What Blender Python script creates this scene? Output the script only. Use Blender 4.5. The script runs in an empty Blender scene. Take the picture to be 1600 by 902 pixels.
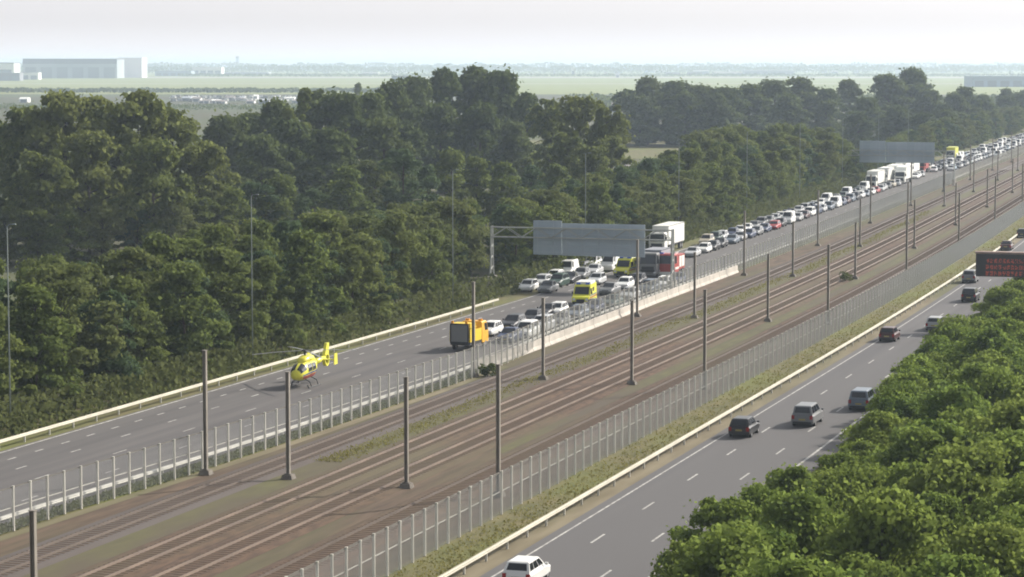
import bpy, bmesh, math, random
import numpy as np
from mathutils import Vector, Matrix

R = math.radians
SC = bpy.context.scene
COL = SC.collection

# ------------------------------------------------------------------ camera
F_PX, CAM_H, HORIZON, VPX = 4000.0, 29.0, 98.0, 2084.0     # photo pixels (1600 wide), metres
PITCH = math.atan((451 - HORIZON) / F_PX)
YAW = math.atan((VPX - 800) / (F_PX / math.cos(PITCH)))
cam = bpy.data.cameras.new('camera')
cam.sensor_fit = 'HORIZONTAL'; cam.sensor_width = 36.0
cam.lens = F_PX / 1600 * 36.0
cam.clip_start = 1.0; cam.clip_end = 60000
camo = bpy.data.objects.new('camera', cam); COL.objects.link(camo)
camo.location = (0, 0, CAM_H)
camo.rotation_euler = (math.pi / 2 - PITCH, 0, YAW)
SC.camera = camo

# ------------------------------------------------------------------ world, sun, exposure
SUN_AZ, SUN_EL = R(37), R(33)
w = bpy.data.worlds.new('World'); SC.world = w; w.use_nodes = True
nt = w.node_tree; nt.nodes.clear()
sky = nt.nodes.new('ShaderNodeTexSky'); sky.sky_type = 'NISHITA'; sky.sun_disc = False
sky.sun_elevation = SUN_EL; sky.sun_rotation = SUN_AZ
sky.air_density = 1.0; sky.dust_density = 4.0; sky.ozone_density = 1.0; sky.altitude = 0
hsv = nt.nodes.new('ShaderNodeHueSaturation'); hsv.inputs['Saturation'].default_value = 0.25
bg = nt.nodes.new('ShaderNodeBackground'); bg.inputs['Strength'].default_value = 0.13
wo = nt.nodes.new('ShaderNodeOutputWorld')
tc = nt.nodes.new('ShaderNodeTexCoord'); sx = nt.nodes.new('ShaderNodeSeparateXYZ')          # bright hazy band low in the sky
mrs = nt.nodes.new('ShaderNodeMapRange'); mrs.interpolation_type = 'SMOOTHSTEP'
mrs.inputs[1].default_value = 0.0; mrs.inputs[2].default_value = 0.20; mrs.inputs[3].default_value = 3.6; mrs.inputs[4].default_value = 1.0
vm = nt.nodes.new('ShaderNodeVectorMath'); vm.operation = 'SCALE'
nt.links.new(tc.outputs['Generated'], sx.inputs[0]); nt.links.new(sx.outputs['Z'], mrs.inputs[0])
nt.links.new(sky.outputs[0], hsv.inputs['Color']); nt.links.new(hsv.outputs[0], vm.inputs[0]); nt.links.new(mrs.outputs[0], vm.inputs['Scale'])
mlo = nt.nodes.new('ShaderNodeMapRange'); mlo.interpolation_type = 'SMOOTHSTEP'
mlo.inputs[1].default_value = 0.0; mlo.inputs[2].default_value = 0.018; mlo.inputs[3].default_value = 1.28; mlo.inputs[4].default_value = 1.0
vm2 = nt.nodes.new('ShaderNodeVectorMath'); vm2.operation = 'SCALE'
mfl = nt.nodes.new('ShaderNodeMapRange'); mfl.interpolation_type = 'SMOOTHSTEP'
mfl.inputs[1].default_value = 0.02; mfl.inputs[2].default_value = 0.16; mfl.inputs[3].default_value = 0.8; mfl.inputs[4].default_value = 0.0
mix = nt.nodes.new('ShaderNodeMix'); mix.data_type = 'RGBA'; mix.inputs[7].default_value = (5.3, 5.2, 5.35, 1)
nt.links.new(sx.outputs['Z'], mlo.inputs[0]); nt.links.new(sx.outputs['Z'], mfl.inputs[0]); nt.links.new(mfl.outputs[0], mix.inputs[0])
nt.links.new(vm.outputs[0], mix.inputs[6]); nt.links.new(mix.outputs[2], vm2.inputs[0]); nt.links.new(mlo.outputs[0], vm2.inputs['Scale'])
nt.links.new(vm2.outputs[0], bg.inputs[0]); nt.links.new(bg.outputs[0], wo.inputs[0])

sl = bpy.data.lights.new('sun', 'SUN'); sl.energy = 4.6; sl.angle = R(0.6); sl.color = (1.0, 0.93, 0.82)
so = bpy.data.objects.new('sun', sl); COL.objects.link(so)
SUNV = Vector((math.sin(SUN_AZ) * math.cos(SUN_EL), math.cos(SUN_AZ) * math.cos(SUN_EL), math.sin(SUN_EL)))
so.rotation_euler = SUNV.to_track_quat('Z', 'Y').to_euler(); so.location = (0, 0, 200)

SC.view_settings.view_transform = 'Standard'; SC.view_settings.look = 'None'
SC.view_settings.exposure = 0.32; SC.view_settings.gamma = 1.0
SC.render.engine = 'CYCLES'
SC.cycles.use_denoising = True
SC.cycles.max_bounces = 5; SC.cycles.diffuse_bounces = 2; SC.cycles.glossy_bounces = 2
SC.cycles.transmission_bounces = 3; SC.cycles.transparent_max_bounces = 8; SC.cycles.volume_bounces = 1
SC.cycles.filter_width = 1.9
HAZE = 1.4e-4

# ------------------------------------------------------------------ geometry helpers
def curve(s):
    """sideways drift of the whole corridor as it bends gently to the left"""
    if s < 240: return 0.0
    if s < 440: return -.033 / 400 * (s - 240) ** 2
    return -3.3 - .033 * (s - 440)

def heading(s):
    return math.atan((curve(s + 1) - curve(s - 1)) / 2)      # tilt of the road direction from +Y

def rd(p, s, z=0.0):
    return Vector((p + curve(s), s, z))

def at(px, py, h=0.0):
    """ground point seen at a pixel of the photograph"""
    u = (px - 800) / F_PX; v = (451 - py) / F_PX
    d = (u, math.cos(PITCH) + v * math.sin(PITCH), -math.sin(PITCH) + v * math.cos(PITCH))
    t = (CAM_H - h) / -d[2]
    return cf(d[0] * t, d[1] * t, h)

def cf(X, Z, h=0.0):
    """point X metres to the side and Z metres ahead of the camera mast"""
    return Vector((X * math.cos(YAW) - Z * math.sin(YAW), X * math.sin(YAW) + Z * math.cos(YAW), h))

def proj(v):
    X = v[0] * math.cos(YAW) + v[1] * math.sin(YAW); Z = -v[0] * math.sin(YAW) + v[1] * math.cos(YAW)
    dz = v[2] - CAM_H
    yc = Z * math.sin(PITCH) + dz * math.cos(PITCH); zc = Z * math.cos(PITCH) - dz * math.sin(PITCH)
    return 800 + F_PX * X / zc, 451 - F_PX * yc / zc, F_PX / zc

def ORD(n):
    base = ['zeroth', 'first', 'second', 'third', 'fourth', 'fifth', 'sixth', 'seventh', 'eighth', 'ninth', 'tenth', 'eleventh',
            'twelfth', 'thirteenth', 'fourteenth', 'fifteenth', 'sixteenth', 'seventeenth', 'eighteenth', 'nineteenth']
    tens = {2: 'twent', 3: 'thirt', 4: 'fort', 5: 'fift', 6: 'sixt', 7: 'sevent', 8: 'eight', 9: 'ninet'}
    if n < 20: return base[n]
    t, u = divmod(n, 10)
    return tens[t] + 'ieth' if u == 0 else tens[t] + 'y-' + base[u]

class MB:
    def __init__(self): self.v = []; self.f = []; self.m = []
    def quad(self, a, b, c, d, m=0):
        n = len(self.v); self.v += [tuple(a), tuple(b), tuple(c), tuple(d)]; self.f.append((n, n + 1, n + 2, n + 3)); self.m.append(m)
    def face(self, pts, m=0):
        n = len(self.v); self.v += [tuple(p) for p in pts]; self.f.append(tuple(range(n, n + len(pts)))); self.m.append(m)
    def box(self, c, s, m=0, rz=0.0, taper=1.0):
        cx, cy, cz = c; hx, hy, hz = s[0] / 2, s[1] / 2, s[2] / 2
        n = len(self.v); co, si = math.cos(rz), math.sin(rz)
        for z, k in ((-hz, 1.0), (hz, taper)):
            for x, y in ((-hx, -hy), (hx, -hy), (hx, hy), (-hx, hy)):
                x *= k; y *= k
                self.v.append((cx + x * co - y * si, cy + x * si + y * co, cz + z))
        for q in ((3, 2, 1, 0), (4, 5, 6, 7), (0, 1, 5, 4), (1, 2, 6, 5), (2, 3, 7, 6), (3, 0, 4, 7)):
            self.f.append(tuple(n + i for i in q)); self.m.append(m)
    def rings(self, rings, m=0, caps=True):
        n = len(self.v); k = len(rings[0])
        for r in rings: self.v += [tuple(p) for p in r]
        for i in range(len(rings) - 1):
            for j in range(k):
                a = n + i * k + j; b = n + i * k + (j + 1) % k
                self.f.append((a, b, b + k, a + k)); self.m.append(m)
        if caps:
            self.f.append(tuple(n + j for j in reversed(range(k)))); self.m.append(m)
            self.f.append(tuple(n + (len(rings) - 1) * k + j for j in range(k))); self.m.append(m)
    def tube(self, pts, rad, seg=6, m=0):
        pts = [Vector(p) for p in pts]
        if not isinstance(rad, (list, tuple)): rad = [rad] * len(pts)
        rings = []
        for i, p in enumerate(pts):
            d = (pts[min(i + 1, len(pts) - 1)] - pts[max(i - 1, 0)]).normalized()
            a = d.cross(Vector((0, 0, 1)))
            if a.length < 1e-3: a = d.cross(Vector((0, 1, 0)))
            a.normalize(); b = d.cross(a)
            rings.append([p + rad[i] * (math.cos(t) * a + math.sin(t) * b) for t in [2 * math.pi * j / seg for j in range(seg)]])
        self.rings(rings, m)
    def mesh(self, name, mats, smooth=False):
        me = bpy.data.meshes.new(name); me.from_pydata(self.v, [], self.f)
        for mt in (mats if isinstance(mats, (list, tuple)) else [mats]): me.materials.append(mt)
        me.polygons.foreach_set('material_index', self.m)
        if smooth: me.polygons.foreach_set('use_smooth', [True] * len(self.f))
        me.update(); return me

def link(name, me, parent=None, loc=None, rz=None):
    o = bpy.data.objects.new(name, me); COL.objects.link(o)
    if parent: o.parent = parent
    if loc is not None: o.location = loc
    if rz is not None: o.rotation_euler = (0, 0, rz)
    return o
def tag(o, label, cat, group=None, kind=None):
    if label: o['label'] = label
    if cat: o['category'] = cat
    if group: o['group'] = group
    if kind: o['kind'] = kind
    return o
def thing(name, label, cat, loc=(0, 0, 0), rz=0.0, group=None):
    o = bpy.data.objects.new(name, None); COL.objects.link(o); o.empty_display_size = 0.3
    o.location = loc; o.rotation_euler = (0, 0, rz)
    return tag(o, label, cat, group)
def struct(name, me):
    o = link(name, me); o['kind'] = 'structure'; return o
def copy_tree(o, parent=None):
    c = o.copy(); COL.objects.link(c)
    if parent: c.parent = parent
    for ch in list(o.children): copy_tree(ch, c)
    return c

# ------------------------------------------------------------------ materials
def mat(name, col, rough=0.8, metal=0.0, noise=None, scale=3.0, stretch=(1, 1, 1), bump=0.0, spec=0.3, objcol=False, emit=None, detail=5, fac=(0.35, 0.65), col3=None, scale3=0.05):
    m = bpy.data.materials.new(name); m.use_nodes = True
    t = m.node_tree; b = t.nodes['Principled BSDF']
    b.inputs['Roughness'].default_value = rough; b.inputs['Metallic'].default_value = metal
    b.inputs['Specular IOR Level'].default_value = spec
    b.inputs['Base Color'].default_value = (*col, 1)
    src = None
    if objcol:
        oi = t.nodes.new('ShaderNodeObjectInfo'); src = oi.outputs['Color']; t.links.new(src, b.inputs['Base Color'])
    if noise is not None:
        g = t.nodes.new('ShaderNodeNewGeometry'); mp = t.nodes.new('ShaderNodeMapping')
        mp.inputs['Scale'].default_value = stretch
        n = t.nodes.new('ShaderNodeTexNoise'); n.inputs['Scale'].default_value = scale; n.inputs['Detail'].default_value = detail
        mr = t.nodes.new('ShaderNodeMapRange'); mr.inputs[1].default_value = fac[0]; mr.inputs[2].default_value = fac[1]
        mx = t.nodes.new('ShaderNodeMix'); mx.data_type = 'RGBA'
        t.links.new(g.outputs['Position'], mp.inputs[0]); t.links.new(mp.outputs[0], n.inputs['Vector'])
        t.links.new(n.outputs['Fac'], mr.inputs[0]); t.links.new(mr.outputs[0], mx.inputs[0])
        mx.inputs[6].default_value = (*col, 1); mx.inputs[7].default_value = (*noise, 1)
        out = mx.outputs[2]
        if col3 is not None:
            n3 = t.nodes.new('ShaderNodeTexNoise'); n3.inputs['Scale'].default_value = scale3; n3.inputs['Detail'].default_value = 4
            m3 = t.nodes.new('ShaderNodeMapRange'); m3.inputs[1].default_value = .45; m3.inputs[2].default_value = .62
            x3 = t.nodes.new('ShaderNodeMix'); x3.data_type = 'RGBA'
            t.links.new(mp.outputs[0], n3.inputs['Vector']); t.links.new(n3.outputs['Fac'], m3.inputs[0]); t.links.new(m3.outputs[0], x3.inputs[0])
            t.links.new(out, x3.inputs[6]); x3.inputs[7].default_value = (*col3, 1); out = x3.outputs[2]
        t.links.new(out, b.inputs['Base Color'])
        if bump:
            bp = t.nodes.new('ShaderNodeBump'); bp.inputs['Strength'].default_value = bump; bp.inputs['Distance'].default_value = .05
            t.links.new(n.outputs['Fac'], bp.inputs['Height']); t.links.new(bp.outputs[0], b.inputs['Normal'])
    if emit:
        b.inputs['Emission Color'].default_value = (*emit[0], 1); b.inputs['Emission Strength'].default_value = emit[1]
    return m

def leafmat(name, dark, light, yellow, trans=0.35):
    m = bpy.data.materials.new(name); m.use_nodes = True
    t = m.node_tree; t.nodes.clear()
    g = t.nodes.new('ShaderNodeNewGeometry'); oi = t.nodes.new('ShaderNodeObjectInfo')
    n = t.nodes.new('ShaderNodeTexNoise'); n.inputs['Scale'].default_value = .45; n.inputs['Detail'].default_value = 3
    t.links.new(g.outputs['Position'], n.inputs['Vector'])
    a = t.nodes.new('ShaderNodeMix'); a.data_type = 'RGBA'
    a.inputs[6].default_value = (*dark, 1); a.inputs[7].default_value = (*light, 1)
    add = t.nodes.new('ShaderNodeMath'); add.operation = 'ADD'
    mr = t.nodes.new('ShaderNodeMapRange'); mr.inputs[1].default_value = .35; mr.inputs[2].default_value = .65; mr.inputs[4].default_value = .6
    t.links.new(n.outputs['Fac'], mr.inputs[0])
    mul = t.nodes.new('ShaderNodeMath'); mul.operation = 'MULTIPLY'; mul.inputs[1].default_value = .4
    t.links.new(g.outputs['Random Per Island'], mul.inputs[0])
    t.links.new(mr.outputs[0], add.inputs[0]); t.links.new(mul.outputs[0], add.inputs[1]); t.links.new(add.outputs[0], a.inputs[0])
    b = t.nodes.new('ShaderNodeMix'); b.data_type = 'RGBA'
    m2 = t.nodes.new('ShaderNodeMath'); m2.operation = 'MULTIPLY'; m2.inputs[1].default_value = .55
    t.links.new(oi.outputs['Random'], m2.inputs[0]); t.links.new(m2.outputs[0], b.inputs[0])
    t.links.new(a.outputs[2], b.inputs[6]); b.inputs[7].default_value = (*yellow, 1)
    d = t.nodes.new('ShaderNodeBsdfDiffuse'); tr = t.nodes.new('ShaderNodeBsdfTranslucent'); ms = t.nodes.new('ShaderNodeMixShader')
    ms.inputs[0].default_value = trans
    o = t.nodes.new('ShaderNodeOutputMaterial')
    t.links.new(b.outputs[2], d.inputs[0]); t.links.new(b.outputs[2], tr.inputs[0])
    t.links.new(d.outputs[0], ms.inputs[1]); t.links.new(tr.outputs[0], ms.inputs[2]); t.links.new(ms.outputs[0], o.inputs[0])
    return m

M = {}
M['ground'] = mat('ground_soil', (.05, .06, .025), .95, noise=(.09, .08, .045), scale=.08, col3=(.07, .09, .03), scale3=.004)
M['field'] = mat('field_grass', (.185, .225, .065), .95, noise=(.215, .245, .085), scale=.004, stretch=(1, 1, 1), col3=(.21, .235, .09), scale3=.0011)
M['runway'] = mat('pale_concrete_apron', (.38, .36, .33), .9, noise=(.32, .31, .29), scale=.01)
M['asphalt'] = mat('asphalt', (.078, .073, .074), .85, noise=(.124, .116, .113), scale=.7, stretch=(1, .035, 1), spec=.3, col3=(.105, .10, .096), scale3=.02, fac=(.3, .7))
M['asphalt_new'] = mat('asphalt_smooth', (.072, .070, .075), .8, noise=(.112, .107, .108), scale=.75, stretch=(1, .03, 1), spec=.3, fac=(.3, .7), col3=(.098, .094, .095), scale3=.06)
M['paint'] = mat('road_paint', (.50, .49, .46), .7, noise=(.26, .25, .24), scale=1.6)
M['verge'] = mat('verge_grass', (.095, .095, .038), .95, noise=(.15, .13, .06), scale=.9, stretch=(1, .3, 1), col3=(.12, .13, .035), scale3=.15)
M['dryverge'] = mat('dry_verge', (.14, .115, .07), .95, noise=(.20, .17, .11), scale=.8, stretch=(1, .15, 1), col3=(.10, .10, .045), scale3=.12)
M['formation'] = mat('track_formation', (.072, .050, .035), .95, noise=(.122, .084, .057), scale=1.3, stretch=(1, .12, 1), col3=(.085, .080, .040), scale3=.14, bump=.3)
M['ballast'] = mat('ballast', (.116, .072, .047), .95, noise=(.068, .044, .031), scale=2.6, stretch=(1, .25, 1), col3=(.098, .080, .048), scale3=.10, bump=.5)
M['ballast_grey'] = mat('ballast_grey', (.090, .068, .054), .95, noise=(.062, .047, .039), scale=2.2, stretch=(1, .25, 1), col3=(.10, .085, .078), scale3=.12, bump=.5)
M['sleeper'] = mat('sleeper', (.098, .066, .046), .9, noise=(.080, .055, .040), scale=1.2)
M['rail'] = mat('rusty_rail_glint', (.20, .145, .11), .55, metal=.2, noise=(.13, .095, .075), scale=.3, spec=.5)  # rust brown, with sun glint on the middle tracks' rails painted in as lighter colour
M['rail_dark'] = mat('dark_rail', (.115, .088, .07), .6, metal=.2, noise=(.09, .068, .054), scale=.3, spec=.4)
M['trackgrass'] = mat('track_grass', (.105, .10, .042), .95, noise=(.085, .078, .038), scale=1.0, stretch=(1, .3, 1), col3=(.088, .070, .050), scale3=.10)
M['concrete'] = mat('pale_concrete', (.50, .46, .41), .85, noise=(.39, .36, .32), scale=.5, spec=.25)
M['zinc'] = mat('zinc', (.50, .49, .45), .5, metal=.15, noise=(.42, .41, .37), scale=.6, spec=.5)
M['cream_zinc'] = mat('cream_zinc', (.50, .47, .37), .5, metal=0, noise=(.40, .375, .29), scale=.35, spec=.5)
M['post'] = mat('fence_post', (.56, .54, .48), .6, metal=0, noise=(.46, .44, .39), scale=1.0)
M['wire'] = mat('fence_wire', (.40, .41, .41), .6, metal=.05)
M['darkrail'] = mat('fence_top_rail', (.10, .092, .08), .7, noise=(.14, .13, .11), scale=.8)
M['mast'] = mat('mast_steel', (.27, .245, .21), .6, metal=0, noise=(.20, .18, .155), scale=.8)
M['mastfoot'] = mat('mast_foot', (.13, .115, .10), .9, noise=(.20, .18, .155), scale=2)
M['lamp'] = mat('lamp_post_steel', (.22, .25, .23), .8, metal=0, noise=(.18, .21, .19), scale=.5)
M['signback'] = mat('sign_back', (.32, .385, .445), .6, metal=0, noise=(.38, .44, .50), scale=.35, stretch=(1, 1, .2), spec=.4)
M['signrib'] = mat('sign_rib', (.42, .47, .52), .5, metal=.2)
M['gantry'] = mat('gantry_steel', (.42, .43, .41), .55, metal=.1, noise=(.34, .35, .33), scale=.8)
M['vms'] = mat('display_face', (.035, .035, .038), .5, spec=.3)
M['vmsled'] = mat('display_led', (.20, .045, .03), .6, emit=((.55, .10, .06), .25))
M['vmscase'] = mat('display_case', (.36, .25, .22), .6)
M['car'] = mat('car_paint', (.5, .5, .5), .32, objcol=True, spec=.5)
M['glass'] = mat('car_glass', (.02, .022, .026), .08, spec=.6)
M['tyre'] = mat('tyre', (.022, .022, .023), .85)
M['rim'] = mat('wheel_rim', (.35, .35, .36), .4, metal=.6)
M['head'] = mat('headlight_glass', (.75, .76, .78), .12, spec=.7)
M['tail'] = mat('tail_light', (.30, .015, .012), .25)
M['trim'] = mat('dark_trim', (.035, .035, .037), .6)
M['plate'] = mat('yellow_plate', (.36, .29, .09), .6)
M['white'] = mat('white_panel', (.78, .78, .74), .45, noise=(.70, .70, .66), scale=.4, spec=.4)
M['yellow'] = mat('rescue_yellow', (.66, .66, .06), .35, spec=.5)
M['heliyellow'] = mat('helicopter_yellow', (.74, .70, .07), .3, spec=.5)
M['orange'] = mat('works_orange', (.76, .40, .04), .45)
M['worksyellow'] = mat('works_yellow', (.72, .52, .03), .45)
M['red'] = mat('fire_red', (.36, .05, .04), .35, spec=.5)
M['blue'] = mat('rescue_blue', (.03, .07, .30), .4)
M['beacon'] = mat('beacon_blue', (.05, .12, .55), .2)
M['amber'] = mat('beacon_amber', (.80, .35, .03), .2)
M['grey'] = mat('mid_grey', (.20, .20, .20), .6)
M['bark'] = mat('bark', (.085, .065, .048), .95, noise=(.05, .04, .03), scale=3)
M['barkpale'] = mat('bark_pale', (.16, .14, .11), .95, noise=(.09, .075, .06), scale=2)
M['hangar'] = mat('hangar_wall', (.36, .40, .44), .6, noise=(.42, .45, .48), scale=.02)
M['hangar_roof'] = mat('hangar_roof', (.20, .21, .26), .7)
M['hangar_door'] = mat('hangar_door', (.26, .29, .33), .6)
M['shedwhite'] = mat('shed_white', (.80, .80, .78), .6)
M['shedgrey'] = mat('shed_grey', (.26, .27, .30), .7)
M['shedblue'] = mat('shed_blue', (.34, .41, .48), .7)
M['tile'] = mat('roof_tile', (.22, .20, .20), .8, noise=(.28, .26, .25), scale=.5)
LM = {}
LM['wood'] = leafmat('wood_leaves', (.064, .094, .033), (.182, .226, .062), (.190, .212, .068), .5)
LM['big'] = leafmat('tall_tree_leaves', (.066, .094, .034), (.188, .220, .064), (.196, .212, .070), .5)
LM['dark'] = leafmat('dark_tree_leaves', (.055, .079, .035), (.128, .162, .054), (.134, .160, .058), .45)
LM['cool'] = leafmat('cool_leaves', (.048, .080, .040), (.115, .165, .078), (.125, .165, .072), .42)
LM['olive'] = leafmat('olive_leaves', (.066, .088, .034), (.172, .205, .068), (.182, .196, .074), .45)
LM['near'] = leafmat('young_tree_leaves', (.070, .120, .032), (.235, .310, .066), (.265, .305, .076), .5)
LM['under'] = leafmat('undergrowth_leaves', (.055, .078, .03), (.135, .16, .055), (.15, .15, .062))
LM['weed'] = leafmat('weed_blades', (.16, .16, .05), (.25, .245, .075), (.25, .21, .10), .35)

# ------------------------------------------------------------------ ground, roads, tracks
S0, S1 = 60, 1700
def s_list(s0, s1, step=20):
    n = max(1, int(round((s1 - s0) / step))); return [s0 + (s1 - s0) * i / n for i in range(n + 1)]
def strip(mb, p0, p1, s0, s1, z, step=20, m=0):
    f0 = p0 if callable(p0) else (lambda s: p0); f1 = p1 if callable(p1) else (lambda s: p1)
    ss = s_list(s0, s1, step)
    for a, b in zip(ss, ss[1:]):
        mb.quad(rd(f0(a), a, z), rd(f1(a), a, z), rd(f1(b), b, z), rd(f0(b), b, z), m)
def interp(tab):
    xs, ys = zip(*tab)
    return lambda s: float(np.interp(s, xs, ys))
FENCE1 = interp([(60, -79), (120, -78.0), (146, -77.2), (164, -76.15), (185, -75.5), (222, -74.95), (236, -75.6), (262, -77.4), (1700, -77.6)])
RAIL1 = lambda s: FENCE1(s) - 1.3
EDGE1 = lambda s: FENCE1(s) - 2.0

g = MB(); X = 15000
for i in range(6):
    for j in range(6):
        x0, x1 = -X + 2 * X * i / 6, -X + 2 * X * (i + 1) / 6; y0, y1 = -2000 + 17000 * j / 6, -2000 + 17000 * (j + 1) / 6
        g.quad((x0, y0, -.06), (x1, y0, -.06), (x1, y1, -.06), (x0, y1, -.06))
struct('ground', g.mesh('ground', M['ground']))
g = MB()
pts = [cf(-4000, 2450), cf(300, 2350), cf(1500, 2100), cf(5000, 2000), cf(6500, 9000), cf(-6500, 9000)]
g.face([(p.x, p.y, -.04) for p in pts]); struct('airfield', g.mesh('airfield', M['field']))
g = MB()
for z0, z1, xa, xb in ((4850, 5200, -3500, 1000), (3500, 3560, -3500, 3000)):
    q = [cf(xa, z0), cf(xb, z0), cf(xb, z1), cf(xa, z1)]; g.face([(p.x, p.y, -.02) for p in q])
struct('runway', g.mesh('runway', M['runway']))
q = [cf(-55, 760), cf(70, 780), cf(95, 960), cf(-40, 960)]
g = MB(); g.face([(p.x, p.y, -.03) for p in q]); struct('meadow', g.mesh('meadow', M['verge']))

g = MB(); strip(g, -103, -93.6, S0, S1, -.03); struct('verge', g.mesh('verge', M['verge']))
g = MB(); strip(g, -94.3, lambda s: EDGE1(s), S0, S1, 0); struct('carriageway', g.mesh('carriageway', M['asphalt']))
g = MB(); strip(g, lambda s: EDGE1(s) - .05, lambda s: FENCE1(s) + .15, S0, S1, -.02); struct('verge', g.mesh('verge', M['verge']))
g = MB(); strip(g, lambda s: FENCE1(s) + .1, -50.6, S0, S1, -.01); struct('track_formation', g.mesh('track_formation', M['formation']))
g = MB(); strip(g, lambda s: FENCE1(s) + .12, lambda s: FENCE1(s) + 1.0, S0, 232, .0); struct('gravel_path', g.mesh('gravel_path', M['dryverge']))
g = MB(); strip(g, -70.1, -67.5, S0, S1, .002); struct('grass_strip', g.mesh('grass_strip', M['trackgrass']))
g = MB(); strip(g, -59.2, -58.2, 180, S1, .002); struct('grass_strip', g.mesh('grass_strip', M['trackgrass']))
g = MB(); strip(g, -50.7, -47.3, S0, S1, -.005); struct('verge', g.mesh('verge', M['verge']))
g = MB(); strip(g, -47.35, -45.2, S0, S1, -.012); struct('verge', g.mesh('verge', M['dryverge']))
g = MB(); strip(g, -45.3, -34.6, S0, S1, 0); struct('carriageway', g.mesh('carriageway', M['asphalt_new']))
g = MB(); strip(g, -34.65, -25, S0, S1, -.02); struct('verge', g.mesh('verge', M['verge']))

# painted markings
g = MB()
def dashes(p, s0, s1, on, period, wdt=.15):
    s = s0
    while s < s1:
        strip(g, p - wdt / 2, p + wdt / 2, s, s + on, .006, step=9); s += period
strip(g, -94.05, -93.85, S0, S1, .006)
strip(g, lambda s: EDGE1(s) + -.75, lambda s: EDGE1(s) - .57, S0, S1, .006)
dashes(-91.8, 161.5, 300, 1.3, 4.2, .17); dashes(-91.8, 300, 1300, 3, 12)
dashes(-89.1, 162.0, 1300, 1.6, 8.4, .17)
dashes(-85.7, 134, 1300, 2.2, 12.2, .13); dashes(-82.2, 138, 1300, 2.2, 12.2, .13)
struct('lane_marking', g.mesh('lane_marking', M['paint']))
g = MB()
strip(g, -44.66, -44.52, S0, S1, .006)
dashes(-42.1, 62, 1300, 3, 12.2); dashes(-38.7, 63.5, 1300, 3, 12.2)
strip(g, -36.2, -36.0, S0, S1, .006)
struct('lane_marking', g.mesh('lane_marking', M['paint']))

# railway tracks: ballast bed, sleepers, two rails each
TR = [(-72.0, 'grey-purple ballasted railway track closest to the wood side fence', 'ballast_grey'),
      (-65.7, 'rust brown railway track just right of the yellow-green grass strip', 'ballast'),
      (-61.7, 'rust brown railway track left of the mast row standing mid corridor', 'ballast'),
      (-56.0, 'brown railway track closest to the tall fence by the right carriageway', 'ballast')]
for p, lab, bm_ in TR:
    t = thing('railway_track', lab, 'railway track', rd(p, 60), group='railway tracks between the carriageways')
    inv = Vector(t.location)
    b = MB(); ss = s_list(S0, 1500, 15)
    for a, c in zip(ss, ss[1:]):
        prof = [(-2.0, .0), (-1.5, .09), (1.5, .09), (2.0, .0)]
        for (xa, za), (xb, zb) in zip(prof, prof[1:]):
            b.quad(rd(p + xa, a, za) - inv, rd(p + xb, a, zb) - inv, rd(p + xb, c, zb) - inv, rd(p + xa, c, za) - inv)
    link('ballast_bed', b.mesh('ballast_bed', M[bm_]), t)
    sm = MB(); s = S0
    while s < 700:
        q = rd(p, s, .10) - inv; sm.box(q + Vector((0, 0, -.04)), (2.5, .26, .10)); s += .62
    o = link('sleeper', sm.mesh('sleeper', M['sleeper']), t); o['kind'] = 'stuff'
    for k in (-.75, .75):
        rm = MB(); ss2 = s_list(S0, 1500, 20)
        rm.rings([[rd(p + k + dx, s, z) - inv for dx, z in ((-.06, .10), (.06, .10), (.04, .24), (-.04, .24))] for s in ss2])
        link('rail', rm.mesh('rail', M['rail' if bm_ == 'ballast' and p < -60 else 'rail_dark']), t)

# ------------------------------------------------------------------ barriers and fences
def run_with_posts(t, pf, s0, s1, step, mk_post, mat_, name='post', limit=100):
    inv = Vector(t.location); proto = None; rest = MB(); n = 0; s = s0
    while s < s1:
        if n < limit:
            if proto is None:
                b = MB(); mk_post(b, Vector((0, 0, 0))); proto = b.mesh(name, mat_)
            link(name, proto, t, rd(pf(s), s) - inv)
        else: mk_post(rest, rd(pf(s), s) - inv)
        n += 1; s += step
    if rest.v:
        o = link(name, rest.mesh(name, mat_), t); o['kind'] = 'stuff'
def beam(mb, pf, s0, s1, dx, prof, inv, step=12):
    mb.rings([[rd(pf(s) + dx + x, s, z) - inv for x, z in prof] for s in s_list(s0, s1, step)])
WB = [(-.01, .44), (.03, .47), (.05, .52), (.02, .57), (.05, .62), (.03, .67), (-.01, .70), (-.04, .70), (-.04, .44)]
def guardrail(label, pf, s0, s1, sides, m, group, post_m='zinc', s_posts=None):
    t = thing('guardrail', label, 'guardrail', rd(pf(s0), s0), group=group); inv = Vector(t.location)
    for sd in sides:
        b = MB(); beam(b, pf, s0, s1, .07 * sd, [(x * sd, z) for x, z in (WB if sd > 0 else WB[::-1])], inv)
        link('beam', b.mesh('beam', M[m]), t)
    run_with_posts(t, pf, s_posts or s0, s1, 4.0, lambda mb, o: mb.box(o + Vector((0, 0, .33)), (.12, .1, .66)), M[post_m])
    return t
guardrail('cream guardrail along the foot of the wood beside the left carriageway', lambda s: -94.9, 120, 292, (1, -1), 'cream_zinc', 'steel guardrails of the motorway', s_posts=166)
guardrail('grey guardrail between left carriageway and the tall fence by the tracks', RAIL1, 110, 1250, (1, -1), 'zinc', 'steel guardrails of the motorway', s_posts=142)
guardrail('bright cream double guardrail on the dry verge left of the right carriageway', lambda s: -46.35, 100, 1100, (1, -1), 'cream_zinc', 'steel guardrails of the motorway', s_posts=132)

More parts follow.
